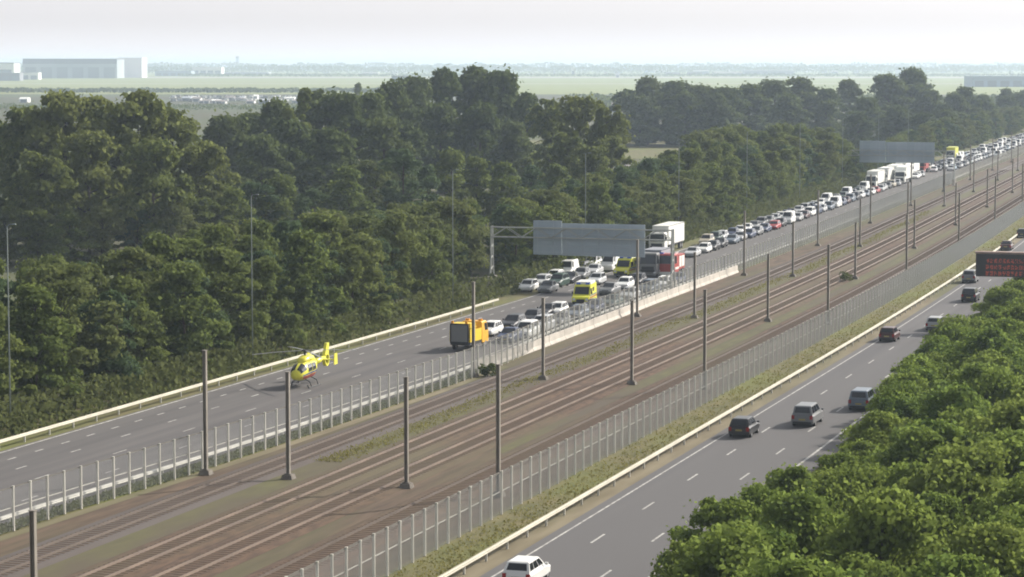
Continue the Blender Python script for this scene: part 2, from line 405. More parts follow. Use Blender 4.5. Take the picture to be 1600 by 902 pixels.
# pale concrete barrier between the queue and the tracks, cast in sections
t = thing('concrete_barrier', 'pale concrete barrier wall beside the halted traffic and the tracks', 'barrier', rd(-76.4, 226)); inv = Vector(t.location)
s = 227.0
while s < 346:
    b = MB(); L = 5.9
    pr = [(-.30, 0), (-.28, .10), (-.13, .34), (-.10, .98), (.10, .98), (.13, .34), (.28, .10), (.30, 0)]
    b.rings([[rd(-76.3 + x - (.9 if q > 300 else .9 * max(0, (q - 250) / 50)), q, z) - inv for x, z in pr] for q in (s, s + L)])
    link('barrier_section', b.mesh('barrier_section', M['concrete']), t); s += 6.0

def fence(label, pf, s0, s1, s_posts, h=2.8, wire_s1=900, wd=.0055):
    t = thing('mesh_fence', label, 'fence', rd(pf(s0), s0), group='tall fences along the railway'); inv = Vector(t.location)
    def post(mb, o):
        mb.box(o + Vector((0, 0, h / 2)), (.13, .13, h)); mb.box(o + Vector((0, 0, h + .02)), (.14, .14, .04))
    run_with_posts(t, pf, s_posts, s1, 2.1, post, M['post'])
    b = MB(); beam(b, pf, s0, s1, -.09, [(-.03, h - .10), (.03, h - .10), (.03, h - .02), (-.03, h - .02)], inv, 8)
    link('top_rail', b.mesh('top_rail', M['darkrail']), t)
    b = MB(); beam(b, pf, s0, s1, -.09, [(-.025, .9 * h / 2.8 + .55), (.025, .9 * h / 2.8 + .55), (.025, .9 * h / 2.8 + .6), (-.025, .9 * h / 2.8 + .6)], inv, 8)
    link('middle_rail', b.mesh('middle_rail', M['post']), t)
    vs, fs = [], []; s = s0; wd_ = wd
    while s < wire_s1:
        q = rd(pf(s) + .07, s) - inv; n = len(vs)
        for z in (.08, h - .03):
            vs += [(q.x - wd, q.y - wd, z), (q.x + wd, q.y - wd, z), (q.x + wd, q.y + wd, z), (q.x - wd, q.y + wd, z)]
        fs += [(n, n + 1, n + 5, n + 4), (n + 1, n + 2, n + 6, n + 5), (n + 2, n + 3, n + 7, n + 6), (n + 3, n, n + 4, n + 7)]
        s += .11
    me = bpy.data.meshes.new('mesh_panel'); me.from_pydata(vs, [], fs); me.materials.append(M['wire'])
    o = link('mesh_panel', me, t); o['kind'] = 'stuff'
fence('tall grey mesh fence between the left carriageway and the tracks', FENCE1, 118, 1250, 134, wire_s1=620, wd=.0045)
fence('tall grey mesh fence between the tracks and the right carriageway', lambda s: -50.3, 100, 1100, 104.7)

# ------------------------------------------------------------------ catenary masts
def mast_mesh(h):
    b = MB()
    b.box((0, 0, h / 2 + .1), (.20, .035, h)); b.box((-.11, 0, h / 2 + .1), (.03, .26, h)); b.box((.11, 0, h / 2 + .1), (.03, .26, h))
    b.box((0, 0, h + .12), (.32, .34, .04))
    f = MB(); f.box((0, 0, .16), (.85, .85, .32), taper=.78); f.box((0, 0, .36), (.46, .46, .05))
    c = MB(); c.box((0, .2, h * .42), (.12, .14, .5)); 
    return b.mesh('mast', M['mast']), f.mesh('foot', M['mastfoot']), c.mesh('switch_box', M['mast'])
ROWS = [(-75.15, 8.7, 'the row beside the left fence', 164), (-68.4, 7.4, 'the grass strip row', 164),
        (-59.7, 7.5, 'the row right of the rust brown tracks', 163), (-52.6, 8.8, 'the row beside the right fence', 161.5)]
for p, h, rl, s00 in ROWS:
    ms = mast_mesh(h); k = 0
    for i in range(-1, 18):
        s = s00 + 59.3 * i
        if i == -1 and p != -59.7: continue
        if i == -1: s = 108.5
        q = rd(p + (.9 if i == -1 else -.45 if (i == 0 and p == -68.4) else 0), s); x, y, _ = proj(q)
        if x > 1615 or s > 1150: continue
        k += 1
        t = thing('catenary_mast', 'grey catenary mast, %s from the camera in %s' % (ORD(k), rl), 'mast', q, group='catenary masts along the tracks')
        link('post', ms[0], t); link('foot', ms[1], t)
        if s < 300: link('switch_box', ms[2], t)

# ------------------------------------------------------------------ lamp posts along the wood
lb = MB(); lb.tube([(0, 0, 0), (0, 0, 8), (0, 0, 16.3)], [.075, .06, .04], 8); lpm = lb.mesh('pole', M['lamp'], True)
la = MB(); la.tube([(0, 0, 16.2), (.15, 0, 16.4), (.45, 0, 16.45)], .03, 6); lam = la.mesh('arm', M['lamp'])
lh = MB(); lh.box((.6, 0, 16.45), (.36, .16, .09), taper=.8); lhm = lh.mesh('lamp_head', M['lamp'])
LAMPS = [178, 225.5, 285, 344, 403, 462, 521, 580, 640, 700]
for i, s in enumerate(LAMPS):
    t = thing('lamp_post', 'tall pale lamp post before the roadside wood, %s of the row from the camera' % ORD(i + 1), 'lamp post', rd(-98.3, s), group='lamp posts along the roadside wood')
    link('pole', lpm, t); link('arm', lam, t); link('lamp_head', lhm, t)

# ------------------------------------------------------------------ sign gantries
def gantry(label, s, pl, pr_, panels, hb, leg_label=None):
    t = thing('sign_gantry', label, 'sign gantry', rd(0, s), heading(s) * -1, group='sign gantries over the left carriageway')
    def lg(p):
        b = MB()
        for d in (-.45, .45):
            b.tube([(p, d * 1.9, .9), (p, d, 3.2), (p, d * .7, hb + .9)], [.16, .14, .12], 6)
        for z in (2.2, 3.6, 5.0): b.tube([(p, -.6, z), (p, .6, z + .7)], .06, 5)
        o = link('leg', b.mesh('leg', M['gantry']), t)
        for d in (-.95, .95):
            f = MB(); f.box((p, d, .75), (.62, .62, 1.5)); link('plinth', f.mesh('plinth', M['concrete']), o)
    lg(pl); lg(pr_)
    b = MB()
    for y in (-.4, .4):
        for z in (hb - .5, hb + .75): b.box(((pl + pr_) / 2, y, z), (pr_ - pl, .12, .12))
    n = int((pr_ - pl) / 2.0)
    for i in range(n):
        x0 = pl + (pr_ - pl) * i / n; x1 = pl + (pr_ - pl) * (i + 1) / n
        for y in (-.4, .4): b.tube([(x0, y, hb - .5 + (1.25 if i % 2 else 0)), (x1, y, hb - .5 + (0 if i % 2 else 1.25))], .04, 4)
        b.box((x0, 0, hb - .5), (.07, .8, .07)); b.box((x0, 0, hb + .75), (.07, .8, .07))
    link('truss', b.mesh('truss', M['gantry']), t)
    for (x0, x1, z0, z1) in panels:
        b = MB(); b.box(((x0 + x1) / 2, .7, (z0 + z1) / 2), (x1 - x0, .10, z1 - z0))
        o = link('sign_panel', b.mesh('sign_panel', M['signback']), t)
        b = MB(); z = z0 + .35
        while z < z1: b.box(((x0 + x1) / 2, .61, z), (x1 - x0 - .2, .07, .07)); z += .8
        x = x0 + .6
        while x < x1: b.box((x, .585, (z0 + z1) / 2), (.08, .05, z1 - z0 - .1)); x += 2.1
        link('stiffener', b.mesh('stiffener', M['signrib']), o)
gantry('grey sign gantry carrying a large blue-grey sign back above the two ambulances', 315, -102.6, -78.6,
       [(-97.2, -93.4, 4.35, 8.75), (-93.35, -82.4, 4.3, 8.45)], 7.1)
gantry('grey sign gantry with a dim sign back beyond the white box lorry', 612, -106.5, -77.5 + 1.5,
       [(-98.6, -92.4, 5.2, 10.4), (-92.3, -80.8, 5.2, 10.15)], 7.4)
# pale cabinets by the gantry leg
for px, lab in ((791, 'pale roadside cabinet on the grass right of the gantry leg'),):
    q = at(px, 447); t = thing('roadside_cabinet', lab, 'cabinet', q, .2)
    b = MB(); b.box((0, 0, .78), (.75, .55, 1.4)); link('body', b.mesh('body', M['concrete']), t)
    b = MB(); b.box((0, 0, 1.52), (.85, .65, .07)); link('lid', b.mesh('lid', M['zinc']), t)
    b = MB(); b.box((0, 0, .05), (.9, .7, .1)); link('base', b.mesh('base', M['concrete']), t)

# dynamic message sign over the right carriageway, face towards the camera
t = thing('message_sign', 'dark electronic message sign with dim red text rows over the right carriageway', 'message sign', rd(0, 281), -heading(281))
x0, x1, z0, z1 = -36.5, -29.6, 5.75, 8.3
b = MB(); b.box(((x0 + x1) / 2, .32, (z0 + z1) / 2), (x1 - x0, .6, z1 - z0)); link('case', b.mesh('case', M['vmscase']), t)
b = MB(); b.box(((x0 + x1) / 2, -.01, (z0 + z1) / 2 - .02), (x1 - x0 - .06, .06, z1 - z0 - .1)); fo = link('display_face', b.mesh('display_face', M['vms']), t)
rnd = random.Random(5); b = MB()
for r in range(3):
    for cc in range(13):
        cx = x0 + 1.15 + cc * .45; cz = z1 - .62 - r * .68
        for i in range(4):
            for j in range(5):
                if rnd.random() < .62: b.box((cx + i * .085, -.05, cz - j * .095), (.07, .02, .075))
o = link('red_text', b.mesh('red_text', M['vmsled']), fo)
b = MB(); b.box(((x0 + x1) / 2, .3, z1 + .12), (x1 - x0 + .2, .9, .12)); link('walkway', b.mesh('walkway', M['vmscase']), t)
b = MB(); b.box((-30.2, .9, 4.1), (.42, .42, 8.2)); link('post', b.mesh('post', M['gantry']), t)
b = MB(); b.box((-33.0, .8, 7.6), (6.0, .3, .35)); link('arm', b.mesh('arm', M['gantry']), t)

# ------------------------------------------------------------------ vehicles
def ring8(y, zl, zb, wd, top=.9):
    return [(-.88 * wd, y, zl), (-wd, y, zl + .14), (-wd, y, zb - .14), (-top * wd, y, zb), (top * wd, y, zb), (wd, y, zb - .14), (wd, y, zl + .14), (.88 * wd, y, zl)]
SPEC = {  # L, W, H, belt, cabin front, cabin rear, roof front, roof rear, bonnet front height
    'hatchback': (4.05, 1.76, 1.48, .93, .98, -1.96, .25, -1.62, .72),
    'saloon': (4.65, 1.82, 1.44, .93, .92, -1.62, .12, -.95, .70),
    'estate': (4.65, 1.82, 1.47, .93, .90, -2.26, .10, -1.95, .70),
    'SUV': (4.5, 1.88, 1.68, 1.06, 1.05, -2.2, .38, -1.95, .86),
    'people carrier': (4.6, 1.86, 1.70, 1.02, 1.35, -2.25, .55, -2.02, .80),
    'van': (5.3, 2.0, 2.2, 1.28, 1.95, -2.62, 1.15, -2.56, .95),
}
def lerp(a, b, t): return tuple(a[i] + (b[i] - a[i]) * t for i in range(3))
def pane(mb, A, B, C_, D, u0, u1, v0, v1, off, m=0):
    """quad inside face A(bottom left) B(bottom right) C(top right) D(top left), a little proud of it"""
    n = (Vector(B) - Vector(A)).cross(Vector(D) - Vector(A)).normalized() * off
    def P(u, v): return Vector(lerp(lerp(A, B, u), lerp(D, C_, u), v)) + n
    mb.quad(P(u0, v0), P(u1, v0), P(u1, v1), P(u0, v1), m)
def car_parts(kind):
    L, W, H, belt, cf_, cr, rf, rr, hf = SPEC[kind]; h = W / 2; k = .80
    body = MB()
    body.rings([ring8(-L / 2, .36, belt - .16, h * .90), ring8(-L / 2 + .10, .26, belt - .03, h * .96), ring8(-L / 2 + .5, .22, belt, h),
                ring8(cf_ - .3, .20, belt, h), ring8(cf_ + .05, .20, belt - .02, h), ring8(L / 2 - .32, .22, hf + .06, h * .97), ring8(L / 2 - .08, .26, hf - .04, h * .90), ring8(L / 2, .34, hf - .16, h * .82)])
    bz = belt - .02; hw = h * .88; rw = h * k * .90
    A = [(-hw, cr, bz), (hw, cr, bz), (hw, cf_, bz), (-hw, cf_, bz)]
    rm = H - .05
    T = [(-rw, rr, rm), (rw, rr, rm), (rw, rf, rm), (-rw, rf, rm)]
    T2 = [(-rw * .86, rr + .12, H), (rw * .86, rr + .12, H), (rw * .86, rf - .14, H), (-rw * .86, rf - .14, H)]
    body.rings([A, T, T2], caps=True)
    for sx in (-1, 1):   # mirrors and wheel arches
        body.box((sx * (h + .08), cf_ - .35, belt + .08), (.18, .12, .14))
    glass_f, glass_r, gs1, gs2 = MB(), MB(), MB(), MB()
    pane(glass_f, A[2], A[3], T[3], T[2], .07, .93, .10, .93, .012)
    pane(glass_r, A[0], A[1], T[1], T[0], .10, .90, .22, .90, .012)
    cuts = ((.05, .30), (.335, .62), (.655, .93)) if kind != 'saloon' else ((.13, .46), (.50, .88))
    if kind == 'van': cuts = ((.76, .95),)
    for (u0, u1) in cuts:
        pane(gs1, A[1], A[2], T[2], T[1], u0, u1, .16, .90, .012)
        pane(gs2, A[3], A[0], T[0], T[3], 1 - u1, 1 - u0, .16, .90, .012)
    hl, tl = MB(), MB()
    hl.box((0, 0, 0), (.36, .18, .16)); tl.box((0, 0, 0), (.22, .12, .30))
    wl, rmh = MB(), MB()
    def disc(mb, r, w_, seg):
        mb.rings([[(x, r * math.cos(a), r * math.sin(a)) for a in [2 * math.pi * i / seg for i in range(seg)]] for x in (-w_ / 2, w_ / 2)])
    disc(wl, .32 if kind != 'van' else .35, .22, 14); disc(rmh, .20, .235, 10)
    gr = MB(); gr.box((0, L / 2 - .02, .47), (W * .55, .06, .20))
    pl = MB(); pl.box((0, -L / 2 - .005, .62), (.52, .03, .12)); pf = MB(); pf.box((0, L / 2 + .015, .42), (.52, .03, .11))
    bp = MB(); bp.box((0, -L / 2 + .02, .38), (W * .80, .10, .16))
    return dict(body=body.mesh('body', M['car']), windscreen=glass_f.mesh('windscreen', M['glass']), rear_window=glass_r.mesh('rear_window', M['glass']),
                side=[gs1.mesh('side_window', M['glass']), gs2.mesh('side_window', M['glass'])], head=hl.mesh('headlight', M['head']), tail=tl.mesh('tail_light', M['tail']),
                wheel=wl.mesh('tyre', M['tyre']), rim=rmh.mesh('rim', M['rim']), grille=gr.mesh('grille', M['trim']), plate=pl.mesh('number_plate', M['plate']), platef=pf.mesh('number_plate', M['plate']),
                bumper=bp.mesh('bumper', M['trim']), L=L, W=W, hf=hf, belt=belt)
KIT = {k: car_parts(k) for k in SPEC}
def join_lod(kind):
    K = KIT[kind]; mats = [M['car'], M['glass'], M['tyre'], M['head']]; b = MB()
    def addm(me, m, off=(0, 0, 0)):
        n = len(b.v); b.v += [(v.co.x + off[0], v.co.y + off[1], v.co.z + off[2]) for v in me.vertices]
        for p in me.polygons: b.f.append(tuple(n + i for i in p.vertices)); b.m.append(m)
    addm(K['body'], 0); addm(K['windscreen'], 1); addm(K['rear_window'], 1); [addm(q, 1) for q in K['side']]
    L, W = K['L'], K['W']
    for sx in (-1, 1):
        for y in (L * .30, -L * .29): addm(K['wheel'], 2, (sx * (W / 2 - .13), y, .32))
        addm(K['head'], 3, (sx * W * .34, L / 2 - .10, K['hf'] - .12))
    return b.mesh('far_car', mats)
LOD = {k: join_lod(k) for k in SPEC}
PAINT = {'white': (.74, .74, .72), 'silver': (.46, .47, .48), 'grey': (.17, .175, .18), 'black': (.022, .022, .025), 'dark blue': (.03, .045, .10), 'red': (.33, .03, .03),
         'dark red': (.06, .02, .02), 'light blue': (.25, .34, .42), 'beige': (.42, .38, .30), 'dark green': (.03, .06, .045), 'light grey': (.33, .335, .34), 'blue-grey': (.13, .16, .20)}
def put_car(kind, colour, pos, rz, label, group, level=0):
    K = KIT[kind]; L, W = K['L'], K['W']; col = (*PAINT[colour], 1)
    nm = kind.replace(' ', '_').lower() + ('_car' if kind not in ('van',) else '')
    cat = 'van' if kind == 'van' else 'car'
    if level == 2:
        o = link(nm, LOD[kind], None, pos, rz); o.color = col; return tag(o, label, cat, group)
    t = thing(nm, label, cat, pos, rz, group)
    o = link('body', K['body'], t); o.color = col
    link('windscreen', K['windscreen'], t); link('rear_window', K['rear_window'], t)
    for q in K['side']: link('side_window', q, t)
    for sx in (-1, 1):
        for y in (L * .30, -L * .29):
            wh = link('wheel', K['wheel'], t, (sx * (W / 2 - .13), y, .32))
            if level == 0: link('rim', K['rim'], wh)
        link('headlight', K['head'], t, (sx * W * .34, L / 2 - .10, K['hf'] - .12))
        link('tail_light', K['tail'], t, (sx * W * .39, -L / 2 + .045, K['belt'] - .22))
    if level == 0:
        link('grille', K['grille'], t); link('number_plate', K['plate'], t); link('number_plate', K['platef'], t); link('bumper', K['bumper'], t)
    return t
UP = lambda s: -heading(s)                     # driving away from the camera
DOWN = lambda s: math.pi - heading(s)          # driving towards the camera
CG = 'cars driving away on the right carriageway'
RC = [('hatchback', 'black', 1154, 685, 'black hatchback close to the cream guardrail on the right carriageway'),
      ('people carrier', 'grey', 1253, 668, 'grey people carrier in the middle lane ahead of the white hatchback'),
      ('people carrier', 'blue-grey', 1341, 643, 'dark blue-grey people carrier half hidden by the young trees'),
      ('hatchback', 'dark red', 1385, 535, 'dark red hatchback in the lane beside the guardrail, far ahead of the black one'),
      ('estate', 'light grey', 1458, 518, 'light grey estate in the middle lane with a bright sunlit flank'),
      ('SUV', 'black', 1513, 473, 'black SUV in the middle lane below the electronic message sign'),
      ('SUV', 'grey', 1513, 443, 'grey SUV at the guardrail just left of the electronic message sign'),
      ('hatchback', 'dark green', 1553, 476, 'dark green hatchback at the tree edge under the electronic message sign'),
      ('saloon', 'dark red', 1571, 392, 'dark red saloon beyond the top edge of the electronic message sign'),
      ('hatchback', 'black', 1596, 372, 'black hatchback farthest along the right carriageway at the guardrail'),
      ('hatchback', 'white', 806, 921, 'white hatchback on the right carriageway nearest to the camera')]
for kind, colr, px, py, lab in RC:
    q = at(px, py); s = q.y; L = SPEC[kind][0]
    q = q + Vector((math.sin(heading(s)), math.cos(heading(s)), 0)) * (L / 2)
    put_car(kind, colr, q, UP(s), lab, CG, 0)

# ---- emergency and works vehicles
def wheels(t, spots, r=.48, w_=.30):
    b = MB(); seg = 16
    b.rings([[(x, r * math.cos(a), r * math.sin(a)) for a in [2 * math.pi * i / seg for i in range(seg)]] for x in (-w_ / 2, w_ / 2)])
    me = b.mesh('wheel', M['tyre']); b2 = MB(); rr = r * .58
    b2.rings([[(x, rr * math.cos(a), rr * math.sin(a)) for a in [2 * math.pi * i / 12 for i in range(12)]] for x in (-w_ / 2 - .01, w_ / 2 + .01)])
    m2 = b2.mesh('rim', M['rim'])
    for x, y in spots:
        wo_ = link('wheel', me, t, (x, y, r)); link('rim', m2, wo_)
def part(t, name, m, *boxes):
    b = MB()
    for bx in boxes: b.box(*bx)
    return link(name, b.mesh(name, M[m]), t)
def cab(t, m, W, y0, y1, z0, zb, z1, name='cab'):
    """truck or van cab: front at y1, raked windscreen"""
    b = MB(); h = W / 2; rk = .35
    b.rings([[(-h, y0, z0), (h, y0, z0), (h, y1, z0), (-h, y1, z0)], [(-h, y0, zb), (h, y0, zb), (h, y1, zb), (-h, y1, zb)],
             [(-h * .94, y0, z1 - .1), (h * .94, y0, z1 - .1), (h * .94, y1 - rk, z1 - .1), (-h * .94, y1 - rk, z1 - .1)],
             [(-h * .86, y0 + .05, z1), (h * .86, y0 + .05, z1), (h * .86, y1 - rk - .15, z1), (-h * .86, y1 - rk - .15, z1)]])
    o = link(name, b.mesh(name, M[m]), t)
    A = [(-h, y0, zb), (h, y0, zb), (h, y1, zb), (-h, y1, zb)]; T = [(-h * .94, y0, z1 - .1), (h * .94, y0, z1 - .1), (h * .94, y1 - rk, z1 - .1), (-h * .94, y1 - rk, z1 - .1)]
    g1 = MB(); pane(g1, A[2], A[3], T[3], T[2], .05, .95, .06, .90, .015); link('windscreen', g1.mesh('windscreen', M['glass']), o)
    for k in (0, 1):
        g2 = MB(); q = (A[1], A[2], T[2], T[1]) if k == 0 else (A[3], A[0], T[0], T[3])
        pane(g2, *q, *((.45, .95) if k == 0 else (.05, .55)), .08, .86, .015); link('side_window', g2.mesh('side_window', M['glass']), o)
    return o
def ambulance(label, pos, rz):
    t = thing('ambulance', label, 'ambulance', pos, rz, 'yellow ambulances among the halted traffic')
    L, W = 6.0, 2.05
    b = MB(); h = W / 2
    prof = [(3.0, .45), (3.0, .95), (2.85, 1.12), (2.15, 1.30), (1.35, 2.32), (1.05, 2.50), (-2.9, 2.50), (-3.0, 2.4), (-3.0, .45)]
    for sx in (1,):
        pass
    n = len(prof); l0 = [(-h, y, z) for y, z in prof]; r0 = [(h, y, z) for y, z in prof]
    l1 = [(-h * (.94 if z > 1.4 else 1), y, z) for y, z in prof]; r1 = [(h * (.94 if z > 1.4 else 1), y, z) for y, z in prof]
    b.rings([l1, r1])
    link('body', b.mesh('body', M['yellow']), t)
    k = .94
    g1 = MB(); pane(g1, (h * .95, 2.10, 1.36), (-h * .95, 2.10, 1.36), (-h * .9, 1.40, 2.27), (h * .9, 1.40, 2.27), .05, .95, .03, .95, .03); link('windscreen', g1.mesh('windscreen', M['glass']), t)
    for sx in (-1, 1):
        g2 = MB(); g2.box((sx * h * .972, 1.12, 1.75), (.05, .95, .62)); link('side_window', g2.mesh('side_window', M['glass']), t)
        g3 = MB(); g3.box((sx * h * .972, -.5, 1.85), (.05, 1.1, .45)); link('side_window', g3.mesh('side_window', M['glass']), t)
        part(t, 'red_stripe', 'red', ((sx * (h + .006), -.2, .98), (.012, 5.2, .16)))
        part(t, 'blue_stripe', 'blue', ((sx * (h + .006), -.2, 1.22), (.012, 4.6, .12)))
        part(t, 'headlight', 'head', ((sx * .78, 2.97, .86), (.30, .10, .24)))
        part(t, 'mirror', 'trim', ((sx * 1.17, 1.75, 1.55), (.16, .10, .28)))
    part(t, 'grille', 'trim', ((0, 2.99, .72), (1.0, .08, .30)))
    part(t, 'roof_box', 'white', ((0, -.9, 2.64), (1.75, 3.4, .28)))
    part(t, 'beacon', 'beacon', ((-.55, 1.0, 2.60), (.45, .28, .18)), ((.55, 1.0, 2.60), (.45, .28, .18)))
    part(t, 'bumper', 'trim', ((0, 3.02, .48), (1.9, .14, .24)))
    wheels(t, [(sx * .90, y) for sx in (-1, 1) for y in (1.95, -1.75)], .36, .24)
    return t
q = at(903, 479); ambulance('yellow ambulance with white roof standing nearest the concrete barrier, tracks side', q + Vector((0, 2.8, 0)), DOWN(q.y) + R(6))
q = at(972, 434); ambulance('yellow ambulance farther back, under the blue-grey sign back of the gantry', q + Vector((0, 2.8, 0)), DOWN(q.y) + R(-4))

# works truck with a dark arrow board towards the camera
q = at(714, 549)
t = thing('works_truck', 'yellow and orange works truck with dark board blocking the lane before the queue', 'truck', q + Vector((.2, .3, 0)), UP(q.y) + R(-2))
part(t, 'chassis', 'trim', ((0, 2.7, .72), (2.1, 5.2, .3)))
o = part(t, 'board', 'grey', ((0, -.05, 1.8), (1.9, .12, 1.9)))
part(o, 'frame', 'trim', ((0, -.13, 2.72), (2.0, .06, .12)), ((0, -.13, .88), (2.0, .06, .12)), ((-.95, -.13, 1.8), (.12, .055, 1.72)), ((.95, -.13, 1.8), (.12, .055, 1.72)))
part(t, 'bed', 'worksyellow', ((0, 1.7, 1.05), (2.25, 3.3, .30)), ((1.08, 1.7, 1.65), (.08, 3.3, .9)), ((-1.08, 1.7, 1.65), (.08, 3.3, .9)), ((0, 1.0, 2.35), (2.24, 1.6, .08)))
part(t, 'tool_box', 'worksyellow', ((0, 1.15, 2.0), (2.0, 1.5, 1.5)))
cab(t, 'orange', 2.25, 3.5, 5.3, .55, 1.65, 2.7)
part(t, 'beacon', 'amber', ((-.7, 4.1, 2.80), (.4, .25, .2)), ((.7, 4.1, 2.80), (.4, .25, .2)))
part(t, 'lamp', 'amber', ((-.75, -.1, 2.92), (.24, .14, .26)), ((.75, -.1, 2.92), (.24, .14, .26)))
part(t, 'bumper', 'white', ((0, 5.35, .62), (2.2, .14, .3)))
wheels(t, [(sx * .98, y) for sx in (-1, 1) for y in (1.2, 4.5)], .45, .28)

def lorry(label, pos, rz, cabm, boxm, boxL, H=4.0, front_dark=None, cat='lorry', name='lorry'):
    t = thing(name, label, cat, pos, rz, 'lorries standing in the queue')
    part(t, 'chassis', 'trim', ((0, -boxL / 2 - 1.2, .95), (1.9, boxL + 3, .3)))
    cab(t, cabm, 2.45, -2.1, 0, .5, 1.75, 3.1 if H > 3.6 else H - .3)
    part(t, 'grille', 'trim', ((0, .02, 1.15), (1.7, .05, .7)))
    part(t, 'bumper', cabm, ((0, .03, .55), (2.4, .12, .4)))
    for sx in (-1, 1):
        part(t, 'headlight', 'head', ((sx * .98, .06, .72), (.34, .08, .2)))
        part(t, 'mirror', 'trim', ((sx * 1.42, -.3, 2.2), (.2, .12, .6)))
    o = part(t, 'box', boxm, ((0, -2.5 - boxL / 2, (H + 1.15) / 2), (2.55, boxL, H - 1.15)))
    fl = 'grey' if boxm == 'white' else 'trim'
    part(o, 'trim', fl, ((0, -2.5 - boxL / 2, 1.13), (2.57, boxL, .1)), ((1.278, -2.5 - boxL / 2, H - .06), (.02, boxL, .1)), ((-1.278, -2.5 - boxL / 2, H - .06), (.02, boxL, .1)))
    ys = [-1.0, -2.5 - boxL + 1.2, -2.5 - boxL + 2.4] + ([-3.6] if boxL > 8 else [])
    wheels(t, [(sx * 1.05, y) for sx in (-1, 1) for y in ys], .5, .34)
    return t
def from_px(px, py):
    q = at(px, py); return q, q.y
q, s = from_px(1026, 396); lorry('white box lorry towering over the queue right of the gantry sign', q, DOWN(s), 'white', 'white', 11.0, 4.05)
q, s = from_px(1012, 434); lorry('brown fronted lorry halted below the end of the gantry sign', q, DOWN(s), 'grey', 'shedgrey', 5.5, 3.6)
# fire engine
q, s = from_px(1040, 433)
t = thing('fire_engine', 'red and white fire engine between the gantry sign and the concrete barrier', 'fire engine', q, DOWN(s))
part(t, 'chassis', 'trim', ((0, -3.2, .75), (2.2, 6.1, .3)))
cab(t, 'red', 2.45, -2.6, 0, .5, 1.7, 3.1)
part(t, 'body', 'red', ((0, -4.45, 1.85), (2.4, 3.6, 2.0)))
for sx in (-1, 1):
    part(t, 'shutter', 'white', ((sx * 1.205, -3.6, 1.9), (.02, 1.3, 1.5)), ((sx * 1.205, -5.25, 1.9), (.02, 1.5, 1.5)))
    part(t, 'white_stripe', 'white', ((sx * 1.245, -1.4, 1.15), (.03, 2.2, .3)))
    part(t, 'headlight', 'head', ((sx * .95, .02, .85), (.34, .08, .22)))
part(t, 'ladder', 'zinc', ((-.3, -4.4, 2.95), (.1, 3.5, .12)), ((.3, -4.4, 2.95), (.1, 3.5, .12)), *[((0, -2.8 - .5 * i, 2.95), (.6, .06, .06)) for i in range(7)])
part(t, 'beacon', 'beacon', ((-.75, -.8, 3.17), (.5, .3, .2)), ((.75, -.8, 3.17), (.5, .3, .2)))
part(t, 'bumper', 'white', ((0, .04, .52), (2.4, .16, .35)))
wheels(t, [(sx * 1.05, y) for sx in (-1, 1) for y in (-1.2, -4.9)], .5, .32)
# lorries below the far gantry
for px, py, cm, bm_, L_, lab in (                                                                                                   (1437, 271, 'red', 'red', 7, 'red lorry at the end of the bright lorry row past the far gantry'),
                                 (1484, 252, 'white', 'yellow', 9, 'yellowish lorry standing alone beyond the far gantry')):
    q, s = from_px(px, py); lorry(lab, q, DOWN(s), cm, bm_, L_, 4.0)

for k, (p_, s_) in enumerate([(-92.6, 586), (-92.6, 603), (-92.6, 620), (-92.6, 637), (-92.6, 654), (-89.3, 612)]):
    lab = ('white trailer lorry, %s of the bright row below the far gantry sign' % ORD(k + 1)) if k < 5 else 'white trailer lorry abreast of the bright lorry row below the far gantry'
    lorry(lab, rd(p_, s_), DOWN(s_), 'white', 'white', 12.0, 4.0)

# ---- helicopter
q = at(486, 602)
H = thing('helicopter', 'yellow rescue helicopter landed on the emptied left carriageway', 'helicopter', q + Vector((-.25, -.8, 0)), math.pi + R(2)); H.scale = (.96, .96, .96)
def ell(y, zc, hw, hh, n=14, pw=2.4):
    pts = []
    for i in range(n):
        a = 2 * math.pi * i / n + math.pi / n; c_, s_ = math.cos(a), math.sin(a)
        pts.append((hw * math.copysign(abs(c_) ** (2 / pw), c_), y, zc + hh * math.copysign(abs(s_) ** (2 / pw), s_)))
    return pts
b = MB()
b.rings([ell(2.75, 1.25, .08, .08), ell(2.6, 1.28, .38, .32), ell(2.2, 1.36, .62, .58), ell(1.5, 1.50, .76, .80), ell(.6, 1.58, .80, .88), ell(-.8, 1.60, .80, .86), ell(-1.5, 1.72, .68, .68), ell(-2.1, 1.86, .42, .42), ell(-2.5, 1.92, .28, .30)])
body = link('fuselage', b.mesh('fuselage', M['heliyellow'], True), H)
b = MB(); b.rings([ell(1.2, 2.40, .28, .10), ell(.8, 2.52, .48, .26), ell(0, 2.60, .56, .36), ell(-1.2, 2.52, .52, .34), ell(-2.1, 2.25, .30, .22)])
link('engine_cowling', b.mesh('engine_cowling', M['heliyellow'], True), H)
b = MB(); b.rings([ell(-2.3, 1.92, .30, .31), ell(-4.0, 2.02, .22, .24), ell(-5.4, 2.1, .16, .22)]); link('tail_boom', b.mesh('tail_boom', M['heliyellow'], True), H)
b = MB()   # shrouded tail rotor with the tall fin above
seg = 18
